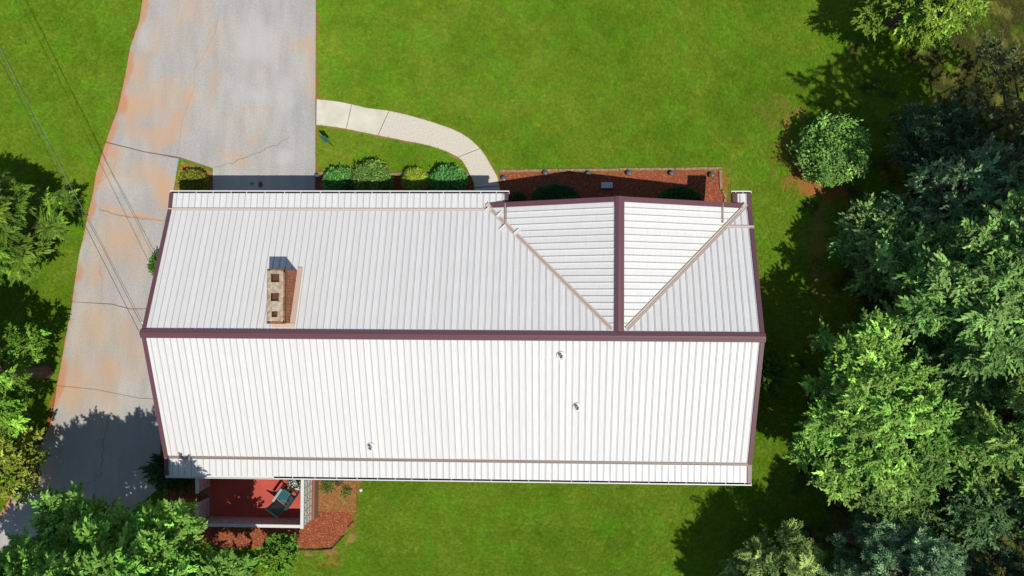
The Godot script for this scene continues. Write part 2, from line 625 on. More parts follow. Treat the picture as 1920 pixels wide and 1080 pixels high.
func materials() -> void:
	M.bark = world_tex(mat(0.17, 0.13, 0.10, 0.9), mottle(3, 0.03, Color(0.7, 0.68, 0.66), Color(1, 1, 1), 256), bumps(4, 0.05, 5.0, 256), 1.2)
	M.pale_bark = world_tex(mat(0.42, 0.38, 0.33, 0.9), mottle(5, 0.03, Color(0.72, 0.7, 0.66), Color(1, 1, 1), 256), null, 1.2)
	var dust := mottle(21, 0.03, Color(0.94, 0.94, 0.94), Color(1, 1, 1))
	M.panels = []
	for k in [0.88, 0.895, 0.865]:
		var pm := world_tex(mat(k, k * 0.995, k * 0.99, 0.42), dust, null, 0.22)
		pm.uv1_scale = Vector3(0.75, 0.3, 0.09)
		M.panels.append(pm)
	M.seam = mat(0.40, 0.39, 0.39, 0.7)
	M.mauve = mat(0.155, 0.066, 0.085, 0.45)
	M.beige = mat(0.60, 0.52, 0.46, 0.5)
	M.brown_trim = mat(0.33, 0.26, 0.22, 0.5)
	M.white = mat(0.80, 0.79, 0.79, 0.45)
	M.white_wall = world_tex(mat(0.78, 0.77, 0.76, 0.7), mottle(31, 0.02, Color(0.86, 0.86, 0.85), Color(1, 1, 1), 256), null, 0.8)
	M.shaded_gutter_dirt = mat(0.035, 0.03, 0.03, 0.9)  # near black: the shade inside the gutter is put into this colour
	M.wall = world_tex(mat(0.30, 0.14, 0.095, 0.9), mottle(33, 0.05, Color(0.7, 0.66, 0.62), Color(1, 1, 1), 256), bumps(34, 0.08, 4.0, 256), 0.7)
	M.soffit = mat(0.62, 0.60, 0.57, 0.8)
	M.glass_dark = mat(0.03, 0.04, 0.05, 0.08)
	M.crown = world_tex(mat(0.74, 0.68, 0.55, 0.95), mottle(35, 0.02, Color(0.62, 0.58, 0.5), Color(1, 1, 0.98), 256), null, 0.9)
	M.flue = mat(0.15, 0.025, 0.015, 0.85)
	M.soot = mat(0.015, 0.012, 0.011, 0.95)
	M.black = mat(0.025, 0.026, 0.03, 0.5)
	M.lamp_grey = mat(0.10, 0.115, 0.135, 0.4)
	M.grey_metal = mat(0.42, 0.45, 0.48, 0.45, 0.2)
	M.teal = mat(0.012, 0.16, 0.17, 0.5)
	M.dark_teal = mat(0.008, 0.055, 0.065, 0.55)
	M.porch_red = world_tex(mat(0.66, 0.105, 0.07, 0.55), mottle(37, 0.01, Color(0.86, 0.86, 0.86), Color(1, 1, 1), 256), null, 0.3)
	M.porch_side = mat(0.27, 0.15, 0.10, 0.9)
	M.timber = world_tex(mat(0.50, 0.36, 0.22, 0.9), mottle(38, 0.03, Color(0.66, 0.62, 0.58), Color(1, 1, 1), 256), null, 1.1)
	M.dark_timber = world_tex(mat(0.20, 0.11, 0.07, 0.9), mottle(39, 0.03, Color(0.6, 0.6, 0.58), Color(1, 1, 1), 256), null, 1.1)
	M.cable = mat(0.05, 0.05, 0.055, 0.5)
	M.bare_cable = mat(0.40, 0.40, 0.40, 0.35, 0.6)
	M.terracotta = mat(0.40, 0.14, 0.08, 0.8)
	M.chip = StandardMaterial3D.new()
	M.chip.vertex_color_use_as_albedo = true
	M.chip.roughness = 0.9
	M.leaf = leaf_mat(0.45, Color(0.55, 0.8, 0.12), 0.45)
	M.leaf_dull = leaf_mat(0.55, Color(0.5, 0.75, 0.2), 0.28)
	M.blade = leaf_mat(0.9, Color(0.5, 0.8, 0.05), 0.25)
	M.blade.metallic_specular = 0.1
	for k in ["broad", "small", "wide", "frond", "spray", "star", "tiny", "blade"]:
		S[k] = fin(sprig(k, 100 + k.length()), M.leaf_dull if k in ["star", "spray"] else M.leaf)

# ---------------------------------------------------------------- ground
func ground() -> void:
	var m := Map.new()
	m.w = LW
	m.h = LH
	m.o = Vector2(LX, LZ)
	m.per = LW / LSX
	m.d = PackedByteArray()
	m.d.resize(LW * LH * 4)
	var big := noise(41, 0.012, 3).get_image(LW, LH)
	var mid := noise(42, 0.055, 4).get_image(LW, LH)
	var fine := noise(43, 0.33, 3).get_image(LW, LH)
	var woods := noise(44, 0.03, 4).get_image(LW, LH)
	for n in [big, mid, fine, woods]:
		n.convert(Image.FORMAT_L8)
	var b := big.get_data()
	var c := mid.get_data()
	var f := fine.get_data()
	var g := woods.get_data()
	var dark := s8(0.125, 0.245, 0.015)
	var light := s8(0.225, 0.325, 0.030)
	var fresh := s8(0.150, 0.350, 0.020)
	var litter := s8(0.085, 0.078, 0.030)
	var straw := s8(0.26, 0.24, 0.07)
	for j in LH:
		var z := LZ + j / m.per
		for i in LW:
			var x := LX + i / m.per
			var at := j * LW + i
			var t := clampf(0.5 + (b[at] - 128) / 260.0 + (c[at] - 128) / 330.0, 0.0, 1.0)
			var e := dark.lerp(light, t)
			e = e.lerp(fresh, clampf((g[at] - 140) / 90.0, 0.0, 0.5))
			var v := 0.90 + f[at] / 255.0 * 0.2
			var wx := smoothstep(11.0, 15.0, x + (g[at] - 128) / 22.0 + minf(0.22 * (z + 2.0), 1.0))
			wx = maxf(wx, smoothstep(0.0, 2.5, -21.5 - x - z * 0.1 + (g[at] - 128) / 60.0) * 0.8 * smoothstep(-3.0, 3.0, z))
			if wx > 0.0:
				e = e.lerp(litter.lerp(straw, clampf((c[at] - 140) / 50.0, 0.0, 1.0)), wx * 0.85)
			m.d[at * 4] = int(clampf(e.r * v, 0, 1) * 255)
			m.d[at * 4 + 1] = int(clampf(e.g * v, 0, 1) * 255)
			m.d[at * 4 + 2] = int(clampf(e.b * v, 0, 1) * 255)
			m.d[at * 4 + 3] = 255
	var n2 := noise(45, 0.12, 4)
	var soil := s8(0.42, 0.17, 0.055)
	var pale_soil := s8(0.40, 0.25, 0.10)
	# bare earth round the ball shrub, along the concrete and beside the beds
	m.blot(Vector2(10.0, -5.3), Vector2(1.25, 1.1), soil, 0.95, n2, 0.35)
	m.blot(Vector2(10.9, -4.6), Vector2(1.1, 0.55), soil, 0.9, n2, 0.5)
	m.blot(Vector2(9.3, -6.6), Vector2(0.8, 1.3), soil, 0.45, n2, 0.8)
	m.blot(Vector2(10.4, -2.6), Vector2(0.35, 2.6), pale_soil, 0.6, n2, 0.9, 0.05)
	m.blot(Vector2(6.65, -4.7), Vector2(0.28, 0.7), soil, 0.8, n2, 0.6)
	m.blot(Vector2(8.9, -7.6), Vector2(1.1, 1.2), pale_soil, 0.25, n2, 0.9)
	m.line(drive_left(), 0.10, soil, 0.75, n2, 0.03, 0.9)
	m.line([Vector2(-20.1, 3.0), Vector2(-20.35, 4.0), Vector2(-20.5, 4.9)], 0.17, soil, 0.9, n2, 0.03, 0.5)
	m.line([Vector2(-9.75, -14), Vector2(-9.68, -5.2)], 0.06, soil, 0.6, n2, 0.02, 0.9)
	m.line(walk_outer(), 0.06, pale_soil, 0.6, n2, 0.02, 0.9)
	m.line(walk_inner(), 0.06, pale_soil, 0.6, n2, 0.02, 0.9)
	m.line([Vector2(-7.85, 6.4), Vector2(-7.8, 8.2), Vector2(-8.1, 8.9)], 0.15, soil, 0.7, n2, 0.05, 0.7)
	m.line([Vector2(-9.9, 9.95), Vector2(-8.6, 9.8), Vector2(-7.9, 9.1)], 0.12, pale_soil, 0.5, n2, 0.08, 0.9)
	m.blot(Vector2(-9.0, 10.2), Vector2(0.6, 0.25), soil, 0.5, n2, 0.8)
	lawn_bytes = m.d
	var mt := StandardMaterial3D.new()
	mt.albedo_texture = m.tex()
	mt.roughness = 0.95
	mt.metallic_specular = 0.15
	mt.normal_enabled = true
	mt.normal_texture = bumps(46, 0.09, 6.0, 512)
	mt.detail_enabled = true
	mt.detail_albedo = mottle(47, 0.08, Color(0.84, 0.86, 0.8), Color(1, 1, 1), 512)
	mt.detail_blend_mode = BaseMaterial3D.BLEND_MODE_MUL
	mt.detail_uv_layer = BaseMaterial3D.DETAIL_UV_2
	mt.normal_enabled = false
	var st := nst()
	var put := func(x: float, z: float):
		st.set_uv(Vector2((x - LX) / LSX, (z - LZ) / LSZ))
		st.set_uv2(Vector2(x, z) / 3.1)
		st.add_vertex(Vector3(x, 0, z))
	for j in 12:
		for i in 16:
			var x0 := LX + LSX * i / 16.0
			var x1 := LX + LSX * (i + 1) / 16.0
			var z0 := LZ + LSZ * j / 12.0
			var z1 := LZ + LSZ * (j + 1) / 12.0
			for k in [[x0, z0], [x1, z0], [x1, z1], [x0, z0], [x1, z1], [x0, z1]]:
				put.call(k[0], k[1])
	struct("lawn", fin(st, mt))
	st = nst()
	quad(st, Vector3(-450, -0.03, 450), Vector3(450, -0.03, 450), Vector3(450, -0.03, -450), Vector3(-450, -0.03, -450))
	struct("ground", fin(st, world_tex(mat(0.10, 0.19, 0.012, 0.95), mottle(48, 0.01, Color(0.7, 0.75, 0.7), Color(1, 1, 1)), null, 0.05)))

func v2(a: Array) -> Array:
	var out := []
	for i in range(0, a.size(), 2):
		out.append(Vector2(a[i], a[i + 1]))
	return out

func drive_left() -> Array:
	return v2([-13.9, -40.0, -16.3, -17.0, -16.94, -12.46, -17.06, -11.58, -17.42, -10.49, -17.56, -9.61, -17.72, -8.73, -17.88, -7.96, -18.24, -6.98, -18.51, -6.11, -18.74, -5.34, -18.84, -4.58, -19.04, -3.7, -19.2, -2.83, -19.39, -1.96, -19.54, -0.87, -19.65, 0.1, -19.83, 1.08, -19.99, 2.16, -20.19, 3.25, -20.24, 3.79, -20.4, 4.76, -20.76, 5.62, -21.4, 6.71, -22.25, 8.23, -23.3, 9.8])

func walk_outer() -> Array:
	return v2([-9.75, -8.35, -8.7, -8.22, -7.61, -7.98, -6.52, -7.82, -5.22, -7.47, -4.14, -7.1, -3.49, -6.74, -2.95, -6.2, -2.63, -5.66, -2.34, -5.13, -2.23, -4.4, -2.23, -3.5])

func walk_inner() -> Array:
	return v2([-9.75, -7.31, -8.69, -7.18, -7.6, -6.96, -6.51, -6.74, -5.21, -6.48, -4.35, -6.2, -3.81, -5.88, -3.48, -5.34, -3.29, -4.91, -3.28, -4.4, -3.28, -3.5])

# the part of a row of points between two heights z
func cut_z(pts: Array, z0: float, z1: float) -> Array:
	var out := []
	if pts[0].y > z0:
		out.append(pts[0])
	for i in pts.size() - 1:
		var p: Vector2 = pts[i]
		var q: Vector2 = pts[i + 1]
		for z in [z0, z1]:
			if (p.y - z) * (q.y - z) < 0.0 and z == z0:
				out.append(p.lerp(q, (z - p.y) / (q.y - p.y)))
		if q.y > z0 and q.y < z1:
			out.append(q)
		if (p.y - z1) * (q.y - z1) <= 0.0 and p.y < z1:
			out.append(p.lerp(q, (z1 - p.y) / (q.y - p.y)))
	return out

const CO := Vector4(-25, -18, 16, 30)

func pavement() -> void:
	# what the concrete is stained with
	var m := Map.new()
	m.per = 44.0
	m.w = int(CO.z * m.per)
	m.h = int(CO.w * m.per)
	m.o = Vector2(CO.x, CO.y)
	m.d = PackedByteArray()
	m.d.resize(m.w * m.h * 4)
	var big := noise(61, 0.006, 4).get_image(m.w, m.h)
	var streak := noise(62, 0.035, 4).get_image(m.w, m.h / 4)
	streak.resize(m.w, m.h)
	var fine := noise(63, 0.25, 3).get_image(m.w, m.h)
	for n in [big, streak, fine]:
		n.convert(Image.FORMAT_L8)
	var a := big.get_data()
	var b := streak.get_data()
	var c := fine.get_data()
	var cool := s8(0.495, 0.49, 0.49)
	var warm := s8(0.59, 0.545, 0.49)
	for i in m.w * m.h:
		var e := cool.lerp(warm, clampf(0.5 + (a[i] - 128) / 250.0, 0, 1))
		var v := 0.94 + (b[i] - 128) / 255.0 * 0.10 + (c[i] - 128) / 255.0 * 0.14
		m.d[i * 4] = int(clampf(e.r * v, 0, 1) * 255)
		m.d[i * 4 + 1] = int(clampf(e.g * v, 0, 1) * 255)
		m.d[i * 4 + 2] = int(clampf(e.b * v, 0, 1) * 255)
		m.d[i * 4 + 3] = 255
	var n2 := noise(64, 0.05, 4)
	var rust := s8(0.63, 0.40, 0.25)
	var clay := s8(0.58, 0.29, 0.16)
	for k in [[-17.0, -9.3, 0.7, 1.9, 0.5, 0.2], [-16.0, -8.2, 1.2, 1.2, 0.4, 0.1], [-17.4, -2.4, 1.3, 1.6, 0.42, 0.1], [-18.2, -5.3, 0.7, 0.9, 0.5, 0.1], [-18.6, 0.8, 1.1, 1.6, 0.42, 0.0], [-17.3, 1.6, 1.2, 1.3, 0.32, 0.0], [-19.0, 3.6, 1.4, 1.2, 0.45, 0.0], [-15.2, -12.3, 1.0, 1.6, 0.3, 0.1], [-20.9, 6.8, 0.6, 1.6, 0.5, -0.5], [-17.3, -8.2, 0.6, 0.8, 0.5, 0.2], [-16.4, -6.9, 1.7, 0.5, 0.65, 0.15], [-15.6, -7.3, 0.35, 1.1, 0.7, 0.5], [-14.9, -8.6, 0.3, 0.9, 0.55, 0.3], [-14.1, -10.6, 0.35, 1.3, 0.4, 0.3], [-13.9, -9.2, 0.3, 1.0, 0.4, 0.3],
			[-17.9, -6.2, 0.6, 0.4, 0.6, 0.0], [-16.4, -5.3, 1.3, 0.6, 0.5, 0.3], [-15.9, -4.6, 0.5, 0.9, 0.65, 0.1], [-16.6, -3.55, 1.5, 0.2, 0.8, 0.15], [-18.0, -3.9, 0.7, 0.22, 0.5, 0.2], [-18.7, -1.6, 0.6, 1.6, 0.3, 0.1],
			[-19.4, 2.4, 0.6, 1.5, 0.35, 0.0], [-19.6, 4.0, 0.7, 1.0, 0.5, 0.0], [-18.2, 2.8, 1.6, 0.5, 0.3, 0.0], [-9.95, -9.6, 0.25, 2.6, 0.4, 0.0], [-10.3, -10.6, 0.5, 0.4, 0.4, 0.0], [-13.0, -6.0, 0.9, 0.35, 0.35, 0.3], [-12.3, -6.6, 0.4, 0.3, 0.25, 0.0]]:
		m.blot(Vector2(k[0], k[1]), Vector2(k[2], k[3]) * 1.35, rust, minf(k[4] * 1.3, 0.85), n2, 0.35, k[5], 1.15)
	m.blot(Vector2(-18.05, -6.25), Vector2(0.35, 0.3), s8(0.62, 0.33, 0.24), 0.6, n2, 0.4)
	m.blot(Vector2(-16.5, -3.5), Vector2(1.1, 0.09), clay, 0.7, n2, 0.7, 0.12)
	m.line(drive_left(), 0.24, clay, 0.45, n2, 0.06, 0.8)
	# pale rubbed places and hairline cracks
	for k in [[-12.2, -10.5, 1.3, 1.6], [-10.9, -9.0, 0.8, 1.8], [-12.0, -8.4, 1.2, 0.5], [-17.9, -4.9, 0.7, 0.6], [-16.9, -10.9, 0.6, 0.9], [-11.0, -6.0, 0.5, 0.4]]:
		m.blot(Vector2(k[0], k[1]), Vector2(k[2], k[3]), s8(0.60, 0.59, 0.58), 0.5, n2, 0.5, 0.0, 1.1)
	var hair := s8(0.20, 0.18, 0.17)
	m.line(v2([-10.52, -7.12, -10.9, -6.75, -11.29, -6.53, -12.06, -6.21, -13.04, -5.82, -13.91, -5.55]), 0.016, hair, 0.6, n2, 0.10, 0.5)
	m.line(v2([-18.62, -3.86, -17.73, -3.6, -16.52, -3.45, -15.7, -3.4]), 0.016, hair, 0.75, n2, 0.10, 0.5)
	m.line(v2([-17.9, -5.9, -18.0, -5.6, -18.3, -5.2, -18.7, -5.0]), 0.014, clay, 0.7, n2, 0.12, 0.5)
	m.line(v2([-18.02, 4.52, -18.26, 5.81, -18.31, 6.88, -19.18, 7.54]), 0.016, hair, 0.6, n2, 0.10, 0.5)
	m.line(v2([-18.5, -1.9, -18.4, -0.2, -18.2, 0.3]), 0.012, hair, 0.4, n2, 0.15, 0.5)
	m.line(v2([-13.4, -14.0, -13.9, -11.2]), 0.012, hair, 0.4, n2, 0.15, 0.5)
	# oil by the garage door
	m.blot(Vector2(-11.96, -4.9), Vector2(0.13, 0.17), s8(0.08, 0.08, 0.085), 0.95, n2, 0.25)
	m.blot(Vector2(-12.3, -4.92), Vector2(0.12, 0.07), s8(0.12, 0.12, 0.125), 0.8, n2, 0.6)
	var mt := StandardMaterial3D.new()
	mt.albedo_texture = m.tex()
	mt.roughness = 0.85
	mt.metallic_specular = 0.3
	# slabs of the driveway, joints left open between them
	var d := Node3D.new()
	adopt(d, "driveway", self)
	d.set_meta("kind", "structure")
	var L := drive_left()
	var crack := v2([-12.2, -40.0, -13.4, -17.0, -13.6, -13.0, -13.89, -11.12, -14.5, -9.9, -14.74, -9.59, -14.73, -8.83, -15.01, -8.07, -15.22, -7.41, -15.29, -6.76, -15.42, -6.02])
	var slabs := []
	var back := crack.duplicate()
	back.reverse()
	var one := cut_z(L, -40.1, -6.63)
	one.append_array(v2([-18.33, -6.63, -16.8, -6.24]))
	one.append_array(back)
	slabs.append(one)
	var two := crack.duplicate()
	two.append_array(v2([-15.27, -5.99, -13.92, -5.55, -13.9, -3.3, -9.71, -3.3, -9.71, -5.2, -9.75, -9.0, -9.82, -17.0, -10.2, -40.0]))
	slabs.append(two)
	var marks := [-6.6, -0.1, 3.3, 12.0]
	for i in 3:
		var z0: float = marks[i]
		var z1: float = marks[i + 1]
		var s := cut_z(L, z0 + 0.01, z1)
		if i == 0:
			s.append_array(v2([-18.0, -0.03, -17.2, 0.17, -15.7, 0.14, -15.66, -3.5, -15.55, -4.4, -15.32, -5.94, -16.8, -6.21]))
		elif i == 1:
			s.append_array(v2([-18.6, 3.435, -16.8, 3.775, -15.75, 3.81, -15.7, 0.16, -17.2, 0.195, -18.0, 0.0]))
		else:
			s.append_array(v2([-22.5, 11.0, -19.6, 9.9, -17.4, 8.7, -15.95, 7.4, -15.85, 5.5, -15.76, 3.82, -16.8, 3.785, -18.6, 3.445]))
		slabs.append(s)
	for s in slabs:
		var st := nst()
		var poly := PackedVector2Array(s)
		var grown := Geometry2D.offset_polygon(poly, -0.004)
		prism(st, grown[0] if grown.size() else poly, -0.06, 0.035, CO)
		build("concrete_slab", st, mt, d)
	var whole := drive_left()
	whole.append_array(v2([-22.5, 11.0, -19.6, 9.9, -17.4, 8.7, -15.95, 7.4, -15.66, -3.5, -15.55, -4.4, -15.30, -5.92, -13.94, -5.52, -13.9, -3.3, -9.71, -3.3, -9.71, -5.2, -9.75, -9.0, -9.82, -17.0, -10.2, -40.0]))
	var sub := nst()
	prism(sub, Geometry2D.offset_polygon(PackedVector2Array(whole), -0.02)[0], -0.06, 0.014)
	build("joint_filler", sub, mat(0.24, 0.16, 0.11, 0.95), d)
	S.drive_poly = [PackedVector2Array(whole)]
	# walkway
	var w := Node3D.new()
	adopt(w, "walkway", self)
	w.set_meta("kind", "structure")
	var wm := world_tex(mat(0.80, 0.755, 0.65, 0.9), mottle(66, 0.006, Color(0.90, 0.90, 0.88), Color(1, 1, 1)), bumps(67, 0.2, 2.0), 0.35, 0.4)
	var wm2 := world_tex(mat(0.83, 0.78, 0.685, 0.95), mottle(68, 0.09, Color(0.84, 0.825, 0.80), Color(1, 1, 1)), bumps(69, 0.1, 3.0), 0.3, 0.4)
	var o := curve_of(walk_outer())
	var n := curve_of(walk_inner())
	var cuts := [0.004, 0.148, 0.300, 0.700, 0.869, 1.0]
	var cuts2 := [0.004, 0.148, 0.300, 0.690, 0.855, 1.0]
	var strip := PackedVector2Array(o.get_baked_points())
	var inner := n.get_baked_points()
	inner.reverse()
	strip.append_array(inner)
	S.walk_poly = [strip]
	var sub2 := nst()
	prism(sub2, Geometry2D.offset_polygon(strip, -0.02)[0], -0.06, 0.012)
	build("joint_filler", sub2, mat(0.10, 0.065, 0.045, 0.95), w)
	for i in 5:
		var poly := PackedVector2Array()
		for k in 9:
			poly.append(o.sample_baked(o.get_baked_length() * lerpf(cuts[i] + 0.0012, cuts[i + 1] - 0.0012, k / 8.0)).lerp(Vector2.ZERO, 0.0))
		for k in 9:
			poly.append(n.sample_baked(n.get_baked_length() * lerpf(cuts2[i + 1] - 0.0015, cuts2[i] + 0.0015, k / 8.0)))
		var st := nst()
		prism(st, poly, -0.06, 0.03 + 0.004 * (i % 2))
		build("concrete_slab", st, wm if i < 2 else wm2, w)

func curve_of(pts: Array) -> Curve2D:
	var c := Curve2D.new()
	c.bake_interval = 0.05
	for i in pts.size():
		var t: Vector2 = (pts[mini(i + 1, pts.size() - 1)] - pts[maxi(i - 1, 0)]) * 0.17
		c.add_point(pts[i], -t, t)
	return c

# ---------------------------------------------------------------- planting beds
func beds() -> void:
	var mulch := world_tex(mat(0.56, 0.165, 0.07, 0.95), mottle(71, 0.09, Color(0.55, 0.5, 0.5), Color(1, 1, 1)), bumps(72, 0.12, 7.0), 0.45)
	var earth := world_tex(mat(0.50, 0.235, 0.08, 0.95), mottle(73, 0.03, Color(0.66, 0.66, 0.6), Color(1, 1, 1)), bumps(74, 0.09, 5.0), 0.4)
	var ochre := world_tex(mat(0.46, 0.28, 0.07, 0.95), mottle(75, 0.03, Color(0.7, 0.68, 0.6), Color(1, 1, 1)), null, 0.4)
	S.bed_poly = []
	var lay := func(called: String, pts: Array, y: float, m: Material):
		var st := nst()
		var poly := PackedVector2Array(v2(pts))
		S.bed_poly.append(poly.duplicate())
		prism(st, poly, -0.05, y, Vector4(0, 0, 1, 1))
		return struct(called, fin(st, m))
	var front = lay.call("mulch_bed", [-2.30, -5.36, 6.42, -5.45, 6.46, -4.80, 6.62, -4.45, 6.7, -3.2, -2.2, -3.2, -2.2, -4.5], 0.025, mulch)
	var side = lay.call("mulch_bed", [-9.68, -5.27, -3.45, -5.2, -3.31, -4.9, -3.31, -3.2, -9.68, -3.2], 0.025, mulch)
	var garage = lay.call("mulch_bed", [-15.24, -5.83, -13.95, -5.42, -13.95, -3.2, -15.5, -3.2, -15.53, -4.45], 0.02, ochre)
	var back = lay.call("mulch_bed", [-15.7, 6.9, -13.7, 6.9, -13.7, 8.45, -9.40, 8.45, -9.40, 8.15, -8.0, 8.2, -8.05, 8.7, -8.35, 9.1, -8.81, 9.62, -10.1, 9.70, -13.2, 9.75, -15.4, 9.2], 0.02, mulch)
	lay.call("bare_soil", [-9.42, 5.3, -7.95, 5.3, -7.90, 8.24, -9.42, 8.20], 0.028, earth)
	lay.call("bare_soil", [-15.85, 5.2, -13.65, 5.2, -13.7, 6.85, -15.85, 6.85], 0.012, mat(0.20, 0.12, 0.06, 0.95))
	# chips of bark
	var st := nst()
	box(st, Vector3.ZERO, Vector3(0.05, 0.010, 0.016))
	var chip := fin(st, M.chip)
	var r := RandomNumberGenerator.new()
	r.seed = 77
	for k in [[front, 0, 14000], [side, 1, 5200], [garage, 2, 500], [back, 3, 11000], [null, 4, 700]]:
		var poly: PackedVector2Array = S.bed_poly[k[1]]
		var lo := poly[0]
		var hi := poly[0]
		for p in poly:
			lo = lo.min(p)
			hi = hi.max(p)
		var where := []
		var tint := []
		while where.size() < k[2]:
			var p := Vector2(r.randf_range(lo.x, hi.x), r.randf_range(lo.y, hi.y))
			if Geometry2D.is_point_in_polygon(p, poly):
				var b := Basis.from_euler(Vector3(r.randf_range(-0.4, 0.4), r.randf() * TAU, r.randf_range(-0.4, 0.4)))
				where.append(Transform3D(b.scaled_local(Vector3.ONE * r.randf_range(0.5, 1.4)), Vector3(p.x, 0.034, p.y)))
				var c := Color(0.58, 0.17, 0.065).lerp(Color(0.33, 0.09, 0.045), r.randf())
				if r.randf() < 0.07:
					c = Color(0.62, 0.30, 0.17)
				tint.append(c)
		copies("mulch_chips", chip, where, tint, k[0] if k[0] else get_node("bare_soil"))
	# timbers round the beds
	var lay_timber := func(a: Vector2, b: Vector2, label: String, m: Material, w := 0.11, h := 0.09, group := "landscape timbers edging the front beds"):
		var mid := (a + b) * 0.5
		var s := nst()
		bar(s, Vector3(a.x - mid.x, h * 0.5, a.y - mid.y), Vector3(b.x - mid.x, h * 0.5, b.y - mid.y), w, h, Vector3.UP, 0.012)
		var o := build("landscape_timber", s, m, self)
		o.position = Vector3(mid.x, 0.0, mid.y)
		tag(o, label, "landscape timber", group)
	lay_timber.call(Vector2(-2.28, -5.42), Vector2(0.06, -5.45), "tan timber edging the front mulch bed, the one touching the walkway", M.timber)
	lay_timber.call(Vector2(0.09, -5.45), Vector2(2.48, -5.47), "tan timber edging the front mulch bed, second one from the walkway", M.timber)
	lay_timber.call(Vector2(2.51, -5.49), Vector2(4.70, -5.50), "tan timber edging the front mulch bed, third one from the walkway", M.timber)
	lay_timber.call(Vector2(4.73, -5.50), Vector2(6.55, -5.53), "tan timber edging the front mulch bed, reaching its far right corner", M.timber)
	lay_timber.call(Vector2(6.50, -5.46), Vector2(6.53, -4.70), "short timber closing the right end of the front mulch bed", M.timber)
	lay_timber.call(Vector2(6.60, -4.66), Vector2(6.72, -4.36), "loose crooked timber stub below the right end timber of the mulch bed", M.timber, 0.1)
	lay_timber.call(Vector2(6.68, -4.33), Vector2(6.68, -4.0), "last timber stub beside the gable corner, right of the mulch bed", M.timber, 0.1)
	lay_timber.call(Vector2(-9.6, -5.33), Vector2(-6.7, -5.30), "timber behind the two left shrubs, next to the driveway", M.timber)
	lay_timber.call(Vector2(-6.67, -5.30), Vector2(-3.5, -5.27), "timber behind the two right shrubs, ending at the walkway", M.timber)
	var g := "dark edging boards of the back corner bed"
	lay_timber.call(Vector2(-10.2, 9.74), Vector2(-9.35, 9.74), "dark edging board behind the young tree, leftmost of the back bed", M.dark_timber, 0.05, 0.10, g)
	lay_timber.call(Vector2(-9.33, 9.74), Vector2(-8.84, 9.68), "dark edging board at the bottom of the back corner bed", M.dark_timber, 0.05, 0.11, g)
	lay_timber.call(Vector2(-8.82, 9.66), Vector2(-8.38, 9.17), "slanting dark edging board at the rounded corner of the back bed", M.dark_timber, 0.05, 0.11, g)
	lay_timber.call(Vector2(-8.22, 8.82), Vector2(-8.02, 8.60), "short dark edging board, uppermost of the back corner bed", M.dark_timber, 0.05, 0.10, g)

